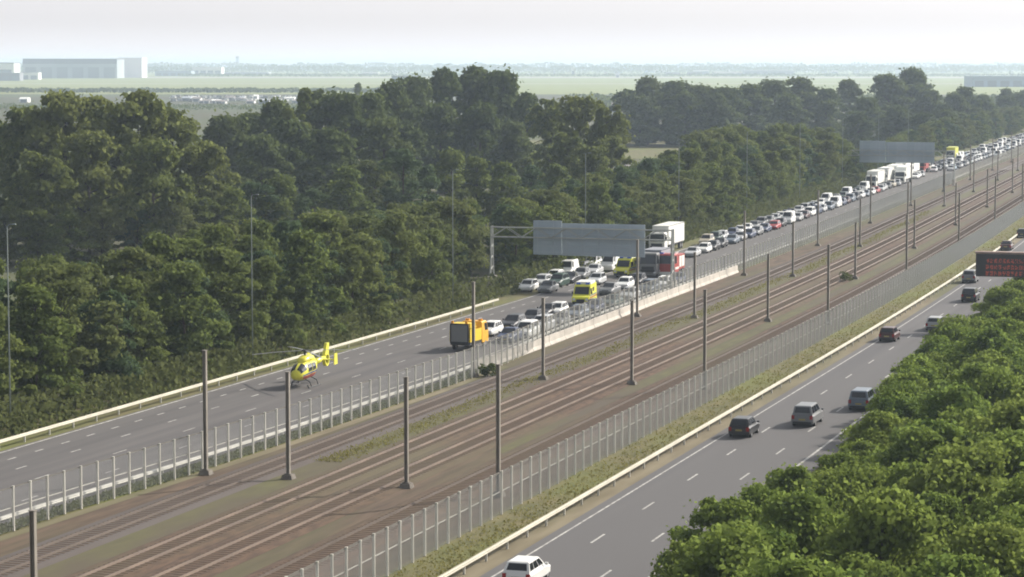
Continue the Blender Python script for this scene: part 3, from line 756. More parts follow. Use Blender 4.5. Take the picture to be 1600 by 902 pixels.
for x in (0,):
    outer = [(.60 * math.cos(2 * math.pi * i / seg), .66 * math.sin(2 * math.pi * i / seg)) for i in range(seg)]
    inner = [(.46 * math.cos(2 * math.pi * i / seg), .46 * math.sin(2 * math.pi * i / seg)) for i in range(seg)]
    for i in range(seg):
        j = (i + 1) % seg
        for sx in (-.16, .16):
            a0, a1, c0, c1 = outer[i], outer[j], inner[j], inner[i]
            qd = [(sx, -5.75 + a0[0], 1.9 + a0[1]), (sx, -5.75 + a1[0], 1.9 + a1[1]), (sx, -5.75 + c0[0], 1.9 + c0[1]), (sx, -5.75 + c1[0], 1.9 + c1[1])]
            b.quad(*(qd if sx < 0 else qd[::-1]))
        b.quad((-.16, -5.75 + outer[j][0], 1.9 + outer[j][1]), (-.16, -5.75 + outer[i][0], 1.9 + outer[i][1]), (.16, -5.75 + outer[i][0], 1.9 + outer[i][1]), (.16, -5.75 + outer[j][0], 1.9 + outer[j][1]))
        b.quad((-.16, -5.75 + inner[i][0], 1.9 + inner[i][1]), (-.16, -5.75 + inner[j][0], 1.9 + inner[j][1]), (.16, -5.75 + inner[j][0], 1.9 + inner[j][1]), (.16, -5.75 + inner[i][0], 1.9 + inner[i][1]))
sh = link('tail_shroud', b.mesh('tail_shroud', M['heliyellow']), H)
b = MB()
for i in range(8):
    a = 2 * math.pi * i / 8; b.tube([(0, -5.75, 1.9), (0, -5.75 + .44 * math.cos(a), 1.9 + .44 * math.sin(a))], .03, 4)
link('tail_rotor', b.mesh('tail_rotor', M['trim']), sh)
b = MB(); b.rings([[(-.14, -5.1, 2.35), (.14, -5.1, 2.35), (.12, -6.25, 2.35), (-.12, -6.25, 2.35)], [(-.13, -5.70, 3.45), (.13, -5.70, 3.45), (.09, -6.45, 3.45), (-.09, -6.45, 3.45)]])
link('tail_fin', b.mesh('tail_fin', M['heliyellow']), H)
b = MB(); b.box((0, -4.55, 2.04), (2.7, .55, .07)); st = link('stabiliser', b.mesh('stabiliser', M['heliyellow']), H)
for sx in (-1, 1):
    b = MB(); b.box((sx * 1.37, -4.7, 2.1), (.07, .95, 1.05), taper=.8); link('end_plate', b.mesh('end_plate', M['heliyellow']), st)
# glazing
def skin_patch(y0, y1, a0, a1, ny=4, na=5, off=.012):
    keys = [(2.75, 1.25, .08, .08), (2.6, 1.28, .38, .32), (2.2, 1.36, .62, .58), (1.5, 1.50, .76, .80), (.6, 1.58, .80, .88), (-.8, 1.60, .80, .86), (-1.5, 1.72, .68, .68)][::-1]
    ys = [k[0] for k in keys]; f = lambda y, j: float(np.interp(y, ys, [k[j] for k in keys]))
    mb = MB()
    def P(y, a):
        c_, s_ = math.cos(a), math.sin(a); pw = 2.4
        return ((f(y, 2) + off) * math.copysign(abs(c_) ** (2 / pw), c_), y, f(y, 1) + (f(y, 3) + off) * math.copysign(abs(s_) ** (2 / pw), s_))
    for i in range(ny):
        for j in range(na):
            ya, yb = y0 + (y1 - y0) * i / ny, y0 + (y1 - y0) * (i + 1) / ny; aa, ab = a0 + (a1 - a0) * j / na, a0 + (a1 - a0) * (j + 1) / na
            mb.quad(P(ya, aa), P(ya, ab), P(yb, ab), P(yb, aa))
    return mb
for a0, a1 in ((R(14), R(82)), (R(98), R(166))):
    link('windscreen', skin_patch(1.45, 2.4, a0, a1).mesh('windscreen', M['glass'], True), H)
for a0, a1 in ((R(-2), R(42)), (R(138), R(182))):
    link('side_window', skin_patch(.15, 1.1, a0, a1).mesh('side_window', M['glass'], True), H)
    link('side_window', skin_patch(-.95, -.05, a0, a1).mesh('side_window', M['glass'], True), H)
for a0, a1 in ((R(-48), R(-18)), (R(198), R(228))):
    link('red_stripe', skin_patch(-1.3, 2.35, a0, a1, 8).mesh('red_stripe', M['red'], True), H)
for a0, a1 in ((R(-14), R(-6)), (R(186), R(194))):
    link('blue_stripe', skin_patch(-1.3, 2.2, a0, a1, 8).mesh('blue_stripe', M['blue'], True), H)
b = MB(); b.tube([(0, 0, 2.8), (0, 0, 3.42)], .11, 8); b.box((0, 0, 3.36), (.5, .5, .14)); link('rotor_mast', b.mesh('rotor_mast', M['trim']), H)
for i in range(4):
    a = R(38 + 90 * i); b = MB(); n = 6; rings = []
    for j in range(n + 1):
        r = .25 + 4.85 * j / n; droop = -.035 * (r / 5) ** 2 * 5
        wd = .06 if j == 0 else .11
        cx, cy = r * math.cos(a), r * math.sin(a); nx, ny = -math.sin(a) * wd, math.cos(a) * wd
        z = 3.37 + droop
        rings.append([(cx - nx, cy - ny, z - .015), (cx + nx, cy + ny, z - .015), (cx + nx, cy + ny, z + .015), (cx - nx, cy - ny, z + .015)])
    b.rings(rings); link('rotor_blade', b.mesh('rotor_blade', M['rim']), H)
for sx in (-1, 1):
    b = MB(); b.tube([(sx * 1.02, 2.1, .34), (sx * 1.02, 1.75, .09), (sx * 1.02, 1.2, .06), (sx * 1.02, -1.5, .06)], .06, 6); link('skid', b.mesh('skid', M['trim']), H)
for y in (1.0, -.8):
    b = MB(); b.tube([(-1.02, y, .08), (-.85, y, .55), (-.4, y, .78), (.4, y, .78), (.85, y, .55), (1.02, y, .08)], .045, 6); link('cross_tube', b.mesh('cross_tube', M['trim']), H)
b = MB(); b.tube([(0, 2.3, .78), (0, 2.05, .92)], .08, 6); link('landing_light', b.mesh('landing_light', M['head']), H)

# ---- halted traffic on the left carriageway (towards the camera)
QG = 'cars halted on the left carriageway'
FRONT = [('hatchback', 'white', 757, 527, 'white hatchback directly behind the yellow and orange works truck'),
         ('saloon', 'dark blue', 786, 537, 'dark blue saloon behind the works truck, close to the concrete barrier'),
         ('people carrier', 'white', 813, 530, 'white people carrier beside the concrete barrier near the works truck'),
         ('estate', 'black', 792, 516, 'black estate in mid road behind the first white hatchback'),
         ('SUV', 'silver', 838, 520, 'silver SUV by the barrier behind the white people carrier'),
         ('hatchback', 'black', 824, 507, 'black hatchback in mid road behind the black estate'),
         ('hatchback', 'white', 863, 495, 'white hatchback just before the nearest ambulance'),
         ('saloon', 'black', 846, 497, 'black saloon beside the white hatchback before the nearest ambulance'),
         ('estate', 'blue-grey', 893, 500, 'blue-grey estate at the barrier right below the nearest ambulance'),
         ('hatchback', 'dark blue', 921, 490, 'dark blue hatchback at the barrier right of the nearest ambulance'),
         ('saloon', 'dark green', 948, 482, 'dark green saloon by the barrier, second past the nearest ambulance'),
         ('estate', 'silver', 976, 470, 'silver estate by the barrier before the farther ambulance'),
         ('saloon', 'grey', 945, 462, 'grey saloon in mid road between the two ambulances'),
         ('SUV', 'blue-grey', 1008, 460, 'blue-grey SUV by the barrier under the brown fronted lorry'),
         ('hatchback', 'white', 818, 457, 'white hatchback first in line beside the wood right of the gantry leg'),
         ('saloon', 'grey', 848, 459, 'grey saloon beside the first white hatchback near the gantry leg'),
         ('estate', 'silver', 838, 449, 'silver estate second in line beside the wood past the gantry leg'),
         ('SUV', 'dark green', 865, 450, 'dark green SUV second in its lane beside the silver estate'),
         ('hatchback', 'white', 860, 441, 'white hatchback third in line beside the wood past the gantry leg'),
         ('saloon', 'black', 884, 444, 'black saloon under the sign back, beside the third white hatchback'),
         ('van', 'white', 880, 434, 'white van under the sign back in line beside the wood'),
         ('hatchback', 'grey', 902, 437, 'grey hatchback under the sign back right of the white van'),
         ('estate', 'black', 899, 427, 'black estate under the sign back behind the white van'),
         ('saloon', 'silver', 921, 431, 'silver saloon under the sign back behind the grey hatchback'),
         ('SUV', 'white', 919, 420, 'white SUV under the sign back, beside the wood'),
         ('van', 'white', 947, 425, 'white van left of the farther ambulance'),
         ('saloon', 'dark blue', 938, 414, 'dark blue saloon under the sign back behind the white SUV'),
         ('van', 'silver', 958, 408, 'silver van under the right end of the sign back'),
         ('hatchback', 'grey', 866, 511, 'grey hatchback by the barrier between the silver SUV and the blue-grey estate'),
         ('hatchback', 'white', 970, 453, 'white hatchback in mid road in front of the farther ambulance'),
         ('estate', 'white', 1030, 452, 'white estate by the barrier below the fire engine'),
         ('saloon', 'dark blue', 1052, 445, 'dark blue saloon by the barrier, last before the empty road'),
         ('hatchback', 'silver', 926, 446, 'silver hatchback in mid road left of the grey saloon'),
         ('hatchback', 'black', 990, 447, 'black hatchback beside the farther ambulance, towards the barrier')]
for kind, colr, px, py, lab in FRONT:
    q = at(px, py); s = q.y
    put_car(kind, colr, q + Vector((0, SPEC[kind][0] / 2, 0)), DOWN(s) + R(random.Random(px).uniform(-3, 3)), lab, QG, 0 if s < 300 else 1)

rq = random.Random(11); NQ = []
KINDS = ['hatchback'] * 5 + ['saloon'] * 4 + ['estate'] * 4 + ['SUV'] * 3 + ['people carrier'] * 3 + ['van'] * 2
COLS = ['white'] * 5 + ['silver'] * 5 + ['light grey'] * 4 + ['grey'] * 4 + ['black'] * 6 + ['dark blue'] * 2 + ['blue-grey', 'red', 'light blue', 'beige', 'dark green', 'dark red']
def queue(p, s0, s1, lane, landmarks, gap0, gap1, skip=()):
    s = s0; counts = {}
    while s < s1:
        kind = rq.choice(KINDS); colr = rq.choice(COLS)
        if kind == 'van': colr = 'white'
        L = SPEC[kind][0]
        ok = not any(a - 1 < s < b + 5 for a, b in skip)
        pos = rd(p + rq.uniform(-.25, .25), s + L / 2); x, y, _ = proj(pos)
        if x > 1612: break
        if ok:
            lm = [n for q_, n in landmarks if q_ <= s][-1]
            counts[lm] = counts.get(lm, 0) + 1
            (NQ.append(1), put_car(kind, colr, pos, DOWN(s) + R(rq.uniform(-1.5, 1.5)), '%s %s queuing in %s, %s vehicle past %s' % (colr, kind, lane, ORD(counts[lm]), lm), QG, 1 if s < 430 else 2))
        s += L + rq.uniform(gap0, gap1)
LML = [(0, 'the white lorry'), (612, 'the far gantry'), (800, 'the yellowish lorry')]
queue(-92.6, 396, 1200, 'the wood side lane', LML, 1.4, 3.6, [(580, 672)])
queue(-89.3, 371, 1200, 'the second lane', LML, 1.4, 4.2, [(606, 630), (655, 672), (748, 766)])
queue(-85.8, 690, 1150, 'the third lane', LML, 2, 5)
queue(-82.4, 790, 1100, 'the lane by the tracks', LML, 3, 7)
print('queue cars', len(NQ) + len(FRONT))

# ------------------------------------------------------------------ foliage
def leaves(pos, nrm, size, rng, out_v, out_f, n0, jit=.6):
    """diamond leaf clumps: pos (n,3), rough normals (n,3)"""
    n = len(pos)
    nr = nrm + rng.normal(0, jit, (n, 3)); nr /= np.linalg.norm(nr, axis=1)[:, None] + 1e-9
    r = rng.normal(0, 1, (n, 3)); u = np.cross(nr, r); u /= np.linalg.norm(u, axis=1)[:, None] + 1e-9
    v = np.cross(nr, u)
    sz = size * rng.uniform(.6, 1.35, (n, 1)); a = sz * .5; bb = sz * rng.uniform(.28, .5, (n, 1))
    V = np.stack([pos - u * a, pos + v * bb, pos + u * a, pos - v * bb], 1).reshape(-1, 3)
    F = (np.arange(n * 4).reshape(n, 4) + n0)
    out_v.append(V); out_f.append(F); return n0 + n * 4
def np_mesh(name, V, F, m):
    V = np.concatenate(V); F = np.concatenate(F)
    me = bpy.data.meshes.new(name); me.vertices.add(len(V)); me.vertices.foreach_set('co', V.astype(np.float32).ravel())
    me.loops.add(F.size); me.loops.foreach_set('vertex_index', F.astype(np.int32).ravel())
    me.polygons.add(len(F)); me.polygons.foreach_set('loop_start', np.arange(0, F.size, 4, dtype=np.int32)); me.polygons.foreach_set('loop_total', np.full(len(F), 4, dtype=np.int32))
    me.materials.append(m); me.update(calc_edges=True); return me
def crown(name, m, seed, H, rad, z0, lobes, per, size, shape='round'):
    rng = np.random.default_rng(seed); V, F = [], []; n0 = 0; tips = []
    for i in range(lobes):
        t = (i + .5) / lobes; z = z0 + (H - z0) * t
        if shape == 'round': prof = math.sin(math.pi * min(1, max(.06, (t * .86 + .12)))) ** .6
        elif shape == 'bush': prof = (1 - max(0, t - .35) ** 1.6 * 1.45) * (.82 + .18 * min(1, t * 6))
        elif shape == 'dome': prof = math.sqrt(max(.03, 1 - max(0, (t - .3) / .74) ** 2)) * (.6 + .4 * min(1, t * 3))
        else: prof = (math.sin(math.pi * (t * .9 + .07)) ** .7)
        a = i * 2.399 + rng.uniform(-.5, .5); lr = rng.uniform(.13, .42) * rad * (.78 if shape != 'pop' else 1.2)
        rr = max(0, rad * prof - lr) * (rng.uniform(.45, 1.22) if i % 5 else rng.uniform(.0, .4))
        c = np.array([rr * math.cos(a), rr * math.sin(a), min(z + rng.normal(0, .05) * H, H * rng.uniform(.92, 1.05) - lr * .75)]); tips.append(c)
        n = int(per * rng.uniform(.7, 1.3)); d = rng.normal(0, 1, (n, 3)); d /= np.linalg.norm(d, axis=1)[:, None]
        d[:, 2] = np.where(d[:, 2] < -.35, -d[:, 2], d[:, 2])
        rr2 = lr * (1.06 - np.abs(rng.normal(0, .24, (n, 1)))) * np.array([rng.uniform(.85, 1.3), rng.uniform(.85, 1.3), rng.uniform(.65, 1.0)])
        n0 = leaves(c + d * rr2, d, size, rng, V, F, n0)
        # loose sprays that break the outline
        k = max(4, n // 5); d2 = rng.normal(0, 1, (k, 3)); d2 /= np.linalg.norm(d2, axis=1)[:, None]; d2[:, 2] = np.abs(d2[:, 2]) * .8
        n0 = leaves(c + d2 * lr * (1.0 + .62 * rng.random((k, 1)) ** 2), d2, size * .9, rng, V, F, n0)
    return np_mesh(name, V, F, m), tips
def trunk(H, z0, tips, r, m, seed):
    rnd_ = random.Random(seed); b = MB()
    b.tube([(0, 0, -.1), (rnd_.uniform(-.1, .1), rnd_.uniform(-.1, .1), H * .3), (rnd_.uniform(-.25, .25), rnd_.uniform(-.25, .25), H * .6), (rnd_.uniform(-.3, .3), 0, H * .88)], [r, r * .8, r * .5, r * .15], 7)
    for c in tips[::2]:
        zb = max(z0 * .7, float(c[2]) - rnd_.uniform(1.2, 2.6)); b.tube([(0, 0, zb), (c[0] * .5, c[1] * .5, (zb + c[2]) / 2 + .2), (c[0] * .92, c[1] * .92, c[2])], [r * .38, r * .24, r * .08], 4)
    return b.mesh('trunk', m)
def kind_tree(prefix, n, m, H, rad, z0, lobes, per, size, shape, bark='bark', r=.2):
    out = []
    for i in range(n):
        hh = H * random.Random(prefix + str(i)).uniform(.97, 1.03)
        me, tips = crown('crown', m, hash_(prefix) + i * 7, hh, rad, z0, lobes, per, size, shape)
        out.append((me, trunk(hh, z0, tips, r, M[bark], i), hh))
    return out
def hash_(s): return sum((i + 1) * ord(c) for i, c in enumerate(s)) % 9973
TK = {
    'wood': kind_tree('wood', 5, LM['wood'], 12.0, 4.3, .5, 34, 220, .42, 'bush', r=.16),
    'wood2': kind_tree('woodb', 3, LM['cool'], 12.5, 3.9, .5, 30, 230, .40, 'round', r=.16),
    'wood3': kind_tree('woodc', 3, LM['olive'], 11.5, 4.6, .4, 40, 190, .40, 'dome', r=.16),
    'near': kind_tree('near', 5, LM['near'], 6.5, 3.9, .2, 54, 230, .27, 'bush', r=.12),
    'big': kind_tree('big', 4, LM['big'], 23.0, 8.2, 2.5, 52, 170, .85, 'dome', r=.45),
    'dark': kind_tree('dark', 4, LM['dark'], 22.0, 8.6, .6, 52, 170, 1.0, 'bush', r=.4),
    'poplar': kind_tree('poplar', 2, LM['wood'], 24.0, 2.4, 2.0, 34, 110, .7, 'pop', 'barkpale', r=.3),
}
RT = random.Random(3)
def tree(kind, pos, h, label, group, wide=1.0, name='tree'):
    kind = RT.choice(['wood', 'wood', 'wood2', 'wood3']) if kind == 'wood' else kind
    me, tm, hh = RT.choice(TK[kind]); k = h / hh
    t = thing(name, label, 'tree', pos, RT.uniform(0, 6.28), group); t.scale = (k * wide, k * wide, k)
    link('crown', me, t); link('trunk', tm, t)
    return t

# roadside wood: three staggered rows whose height follows the real canopy line
TOP = interp([(-100, 380), (0, 385), (100, 394), (200, 384), (330, 340), (430, 330), (540, 322), (640, 312), (700, 305), (760, 318), (850, 292), (930, 268), (1000, 248), (1060, 222),
              (1130, 198), (1200, 190), (1300, 203), (1335, 232), (1375, 222), (1440, 190), (1500, 178), (1560, 168), (1700, 160)])
LMT = [(0, None)] + [(s, i) for i, s in enumerate(LAMPS)]
def belt(p0, s0, s1, step0, step1, row, hmin, hmax, follow):
    s = s0; cnt = {}
    while s < s1:
        pos = rd(p0 + RT.uniform(-1.6, 1.6), s + RT.uniform(-1, 1)); x, y, k = proj(pos)
        if -70 < x < 1640 and not (296 < s < 322 and p0 > -108 and pos.x > -112):
            h = RT.uniform(hmin, hmax)
            lim = (y - TOP(x)) / k
            h = min(h, lim * RT.uniform(.9, 1.0)) if not follow else lim * RT.uniform(.86, 1.03)
            h = max(5.0, min(19, h))
            i = max([j for q_, j in LMT if j is not None and q_ <= s], default=None)
            ref = 'before the first lamp post' if i is None else 'past the %s lamp post' % ORD(i + 1)
            cnt[ref] = cnt.get(ref, 0) + 1
            tree('wood', pos, h, 'leafy tree in %s of the wood, %s %s' % (row, ORD(cnt[ref]), ref), 'trees of the roadside wood', RT.uniform(.95, 1.25))
        s += step0 + (step1 - step0) * min(1, (s - 170) / 450) + RT.uniform(-.8, .8)
belt(-102.5, 166, 735, 6.0, 9.0, 'the front row', 8.5, 11.5, False)
belt(-109.5, 172, 735, 6.8, 10.0, 'the second row', 10.5, 14, False)
belt(-118.0, 180, 700, 8.0, 12.0, 'the third row', 12, 16, True)

belt(-101.5, 742, 1180, 14, 14, 'the far row', 8, 11, False)
belt(-108, 748, 1180, 17, 17, 'the far second row', 10, 14, False)

def tall(kind, spots, label, group, z_off=0):
    for i, (px, ytop, base_y, wide) in enumerate(spots):
        pos = at(px, base_y); x, y, k = proj(pos); h = (y - ytop) / k
        tree(kind, pos, h, label % ORD(i + 1), group, wide)
tall('big', [(-10, 190, 372, 1.0), (45, 170, 388, 1.0), (105, 146, 392, 1.0), (165, 160, 380, .95), (218, 152, 392, 1.0), (272, 178, 388, 1.0), (312, 222, 398, 1.0), (140, 200, 405, 1.0), (240, 215, 410, 1.0), (60, 240, 412, 1.1)],
     'tall broad tree of the great clump rising over the wood, %s in it', 'tall trees of the great clump')
tall('dark', [(350, 180, 330, 1.1), (392, 176, 320, 1.1), (432, 168, 325, 1.0), (500, 142, 320, 1.0), (540, 150, 322, 1.0), (578, 150, 315, 1.0), (455, 190, 340, 1.1), (520, 200, 345, 1.1), (410, 215, 350, 1.1), (600, 190, 335, 1.0)],
     'dark tree between the great clump and the domed trees, %s in its group', 'dark trees past the great clump')
tall('poplar', [(476, 146, 338, 1.0), (452, 168, 340, 1.0), (560, 130, 205, 1.3)], 'slim pale poplar among the dark trees, %s of three', 'slim poplars')
tall('dark', [(612, 140, 300, .95), (650, 120, 285, 1.0), (695, 107, 278, .95), (740, 104, 276, .95), (785, 110, 278, .95), (822, 145, 285, .9), (690, 165, 300, 1.0), (750, 160, 300, 1.0), (640, 195, 315, 1.0), (800, 190, 300, 1.0)],
     'dark domed tree in the highest round group over the wood, %s of it', 'domed trees of the highest group')
tall('big', [(862, 160, 322, .8), (905, 146, 328, .85), (945, 170, 330, .8), (880, 210, 345, .9), (955, 215, 338, .9), (925, 225, 350, .9)],
     'sunlit tree right of the high domed group, %s of its clump', 'sunlit trees right of the domes')
tall('wood', [(545, 262, 385, 1.2), (585, 250, 372, 1.2), (630, 226, 378, 1.2), (668, 262, 372, 1.2), (705, 240, 366, 1.2), (745, 246, 362, 1.2), (785, 255, 366, 1.2), (830, 262, 362, 1.2), (395, 280, 395, 1.2), (350, 290, 398, 1.2), (440, 275, 392, 1.2), (490, 290, 394, 1.2), (870, 258, 360, 1.2), (910, 262, 350, 1.2),
             (10, 330, 412, 1.3), (60, 325, 415, 1.3), (110, 330, 418, 1.3), (160, 325, 415, 1.3), (215, 325, 412, 1.3), (270, 315, 410, 1.3), (320, 305, 405, 1.3), (365, 300, 402, 1.3)],
     'pale bushy tree in the hollow behind the roadside wood, %s of them', 'bushy trees behind the roadside wood')
tall('dark', [(978, 140, 224, 1.35), (1012, 128, 226, 1.35), (1050, 130, 226, 1.35), (1090, 133, 226, 1.35), (1130, 136, 226, 1.35), (1170, 134, 222, 1.35), (1210, 128, 220, 1.35), (1252, 124, 216, 1.22), (1290, 138, 216, 1.22), (1326, 124, 212, 1.08), (1000, 150, 228, 1.35), (1070, 150, 229, 1.35), (1120, 152, 229, 1.35), (1230, 150, 224, 1.35), (1290, 160, 222, 1.35)],
     'shadowy hazy tree in the block beyond the small meadow, %s of it', 'hazy trees beyond the meadow')
tall('dark', [(1352, 152, 226, 1.35), (1388, 116, 212, 1.35), (1424, 114, 210, 1.35), (1452, 140, 214, 1.35), (1490, 150, 216, 1.35), (1508, 138, 210, 1.08), (1535, 150, 206, 1.35), (1572, 140, 190, 1.35), (1600, 142, 188, 1.35), (1545, 162, 204, 1.3), (1572, 150, 199, 1.4), (1596, 146, 196, 1.4), (1522, 168, 211, 1.3), (1500, 178, 220, 1.2), (1560, 172, 205, 1.2), (1615, 160, 196, 1.3), (1400, 170, 232, 1.49), (1440, 176, 236, 1.49), (1340, 176, 236, 1.35), (1480, 172, 228, 1.35)],
     'hazy tree behind the far gantry sign, %s of that group', 'hazy trees behind the far gantry')

# young trees along the right carriageway
for row, (p0, sA, sB, st, hA, hB, nm) in enumerate([(-31.3, 127, 352, 5.8, 4.3, 5.9, 'the row at the right carriageway edge'), (-26.2, 108, 262, 6.2, 5.2, 7.2, 'the second row from the right carriageway'),
                                                    (-20.8, 104, 200, 6.4, 5.8, 8.2, 'the third row from the right carriageway'), (-15.0, 100, 160, 6.0, 7, 8, 'the fourth row from the right carriageway')]):
    s = sA; n = 0
    while s < sB:
        sh_ = float(np.interp(s, [100, 136, 146, 178, 192, 212], [.4, .6, 3.2, 3.2, 1.8, -.3])) if p0 > -32 else 0
        pos = rd(p0 + sh_ + RT.uniform(-.7, .7), s); x, y, k = proj(pos)
        if x < 1690:
            n += 1
            tree('near', pos, RT.uniform(hA, hB), 'bright green young tree, %s from the camera in %s' % (ORD(n), nm), 'young trees right of the motorway', RT.uniform(.95, 1.15), 'young_tree')
        s += st + RT.uniform(-.5, .5)

# undergrowth, weeds (stuff)
def scatter(name, label, cat, m, n, fn, size, seed, zn=.6):
    rng = np.random.default_rng(seed); P = np.array([fn(rng) for _ in range(n)]); V, F = [], []
    nr = rng.normal(0, 1, (n, 3)); nr[:, 2] = np.abs(nr[:, 2]) * zn
    leaves(P, nr, size, rng, V, F, 0)
    o = link(name, np_mesh(name, V, F, m)); return tag(o, label, cat, None, 'stuff')
def f_under(rng):
    s = 160 + 560 * rng.random() ** 1.4; p = -96.9 - 4.5 * rng.random() ; v = rd(p, s)
    return (v.x, v.y, (.1 + 2.2 * rng.random() * min(1, (-96.7 - p) / 1.8)))
scatter('undergrowth', 'dark green brambles and shrubs at the foot of the roadside wood', 'undergrowth', LM['under'], 26000, f_under, .48, 21)
def f_verge(rng):
    s = 118 + 420 * rng.random() ** 1.8; u = rng.random(); p = -50.1 + 3.2 * u ** .7; v = rd(p, s); return (v.x, v.y, .02 + .12 * rng.random())
scatter('grass', 'yellow-green weeds between the tall fence and the cream guardrail', 'grass', LM['weed'], 11000, f_verge, .16, 22)
def f_track(rng):
    s = 172 + 330 * rng.random() ** 1.3; p = -69.2 + rng.normal(0, .7) + .4 * math.sin(s * .11); v = rd(p, s)
    return (v.x, v.y, .02 + .10 * rng.random())
scatter('grass', 'yellow-green grass strip between the first two railway tracks', 'grass', LM['weed'], 9000, f_track, .15, 23)
def f_g2(rng):
    s = 120 + 110 * rng.random(); p = FENCE1(s) - 1.2 * rng.random(); v = rd(p, s); return (v.x, v.y, .02 + .3 * rng.random())
scatter('grass', 'olive grass between the grey guardrail and the fence by the tracks', 'grass', LM['under'], 7000, f_g2, .22, 24)
for px, py, hh, lab in ((762, 588, 1.1, 'small dark shrub beside the mast near the works truck'), (1321, 440, 1.3, 'yellow-green shrub at a mast foot far down the tracks')):
    pos = at(px, py); rng = np.random.default_rng(px); V, F = [], []; n0 = 0
    for i in range(9):
        c = np.array([rng.normal(0, hh * .28), rng.normal(0, hh * .28), hh * (.25 + .6 * rng.random())]); d = rng.normal(0, 1, (60, 3)); d /= np.linalg.norm(d, axis=1)[:, None]
        n0 = leaves(c + d * hh * .3, d, .22, rng, V, F, n0)
    t = thing('shrub', lab, 'shrub', pos); link('foliage', np_mesh('foliage', V, F, LM['under']), t)
    b = MB(); [b.tube([(0, 0, 0), (hh * .2 * math.cos(a), hh * .2 * math.sin(a), hh * .6)], [.04, .015], 4) for a in (0, 2.1, 4.2)]; link('stem', b.mesh('stem', M['bark']), t)

# ------------------------------------------------------------------ far plain: sheds, hangar, tree belts
def shed(label, px0, px1, ytop, ybase, wallm, roofm, name='shed', depth=None, doors=0, pitched=False, cat='building', band=None, group=None):
    a = at(px0, ybase); b_ = at(px1, ybase); wd = (b_ - a).length; k = proj(a)[2]; h = (ybase - ytop) / k
    ctr = (a + b_) / 2; ang = math.atan2(b_.y - a.y, b_.x - a.x); d = depth or max(10, wd * .5)
    t = thing(name, label, cat, ctr, ang, group)
    rh = h * (.3 if pitched else .06)
    part(t, 'wall', wallm, ((0, d / 2, (h - rh) / 2), (wd, d, h - rh)))
    if pitched:
        m = MB(); y0, y1 = -.3, d + .3; xx = wd / 2 + .3; z0 = h - rh
        m.rings([[(x, y0, z0), (x, (y0 + y1) / 2, h), (x, y1, z0)] for x in (-xx, xx)]); link('roof', m.mesh('roof', M[roofm]), t)
    else:
        part(t, 'roof', roofm, ((0, d / 2, h - rh / 2), (wd + .6, d + .6, rh)))
    for i in range(doors):
        x = -wd / 2 + wd * (i + .5) / doors
        part(t, 'door', 'hangar_door', ((x, -.06, h * .28), (wd / doors * .7, .1, h * .56)))
    if band: part(t, 'fascia', band, ((0, -.15, h * .84), (wd, .3, h * .2)))
    return t
shed('long grey-blue hangar with darker roof band at the horizon', 36, 183, 92, 122.5, 'hangar', 'hangar_roof', 'hangar', 90, 6, band='hangar_roof')
shed('tall white block at the end of the long hangar', 184, 222, 90.5, 121.5, 'shedwhite', 'shedwhite', 'hangar', 70, 0)
shed('white hall left of the long hangar', -30, 22, 98, 123, 'shedwhite', 'shedgrey', 'hangar', 60, 2)
shed('low grey shed in front of the white hall at the horizon', -30, 31, 114, 126.5, 'shedgrey', 'shedgrey', depth=30, doors=4)
shed('small white shed in front of the long hangar', 32, 60, 113, 124.5, 'shedwhite', 'shedgrey', depth=30, doors=2)
shed('dark blue-grey shed between hangar block and pale halls', 242, 299, 111, 119, 'shedblue', 'hangar_roof', depth=60, doors=5)
shed('pale hall with a white upper storey on the horizon', 300, 346, 105, 117.5, 'shedwhite', 'shedwhite', depth=60, doors=4)
shed('low pale hall right of the white upper storey hall', 350, 420, 112.5, 117, 'hangar', 'shedwhite', depth=60, doors=5)
shed('slim dark tower sticking above the horizon', 368.5, 373, 88.5, 108, 'shedgrey', 'shedgrey', 'tower', 8, 1, cat='tower')
shed('blue-grey shed left of the highest domed trees', 612, 654, 119, 139, 'shedblue', 'shedgrey', depth=30, doors=3)
shed('long low white hall far right on the horizon', 1116, 1160, 112, 118.5, 'shedwhite', 'shedwhite', depth=60, doors=4)
shed('pale hall beside the long low white hall', 1162, 1242, 109.5, 117, 'hangar', 'shedwhite', depth=60, doors=6)
shed('small bright white hall above the hazy tree block', 1298, 1310, 110, 115, 'shedwhite', 'shedwhite', depth=40, doors=1)
shed('long blue-grey shed at the right end of the plain', 1520, 1640, 119, 136, 'shedblue', 'shedblue', depth=60, doors=6)
shed('bright block rising from the distant woods right of the domes', 893, 898, 105, 118, 'shedwhite', 'shedwhite', depth=30, doors=1)
shed('small pale house at the field edge right of the domes', 962, 968, 114, 121, 'shedwhite', 'shedgrey', 'house', 20, 1, True, cat='house')
shed('pale farm wall left of the hazy tree block', 957, 968, 160, 182, 'shedwhite', 'tile', 'house', 12, 1, True, cat='house')
shed('grey roofed house by the small meadow behind the wood', 962, 990, 252, 278, 'hangar', 'tile', 'house', 10, 2, True, cat='house')
shed('house with a pale roof among the hazy trees', 1214, 1234, 180, 196, 'shedgrey', 'shedwhite', 'house', 10, 1, True, cat='house')
rs = random.Random(8)
for i in range(44):
    px = 272 + 190 * (i % 22) / 21 + rs.uniform(-3, 3); py = (153 if i < 22 else 158.5) + rs.uniform(-.8, .8)
    o = put_car('van', rs.choice(['white', 'white', 'white', 'silver', 'light grey']), at(px, py), rs.uniform(1.2, 1.9), 'pale van parked in the far lot past the great clump', 'vans parked in the far lot', 2)
xs = [284, 300, 318, 336, 352, 366, 384, 404, 422, 444, 456, 330, 296, 310, 374, 346, 396, 30, 78]
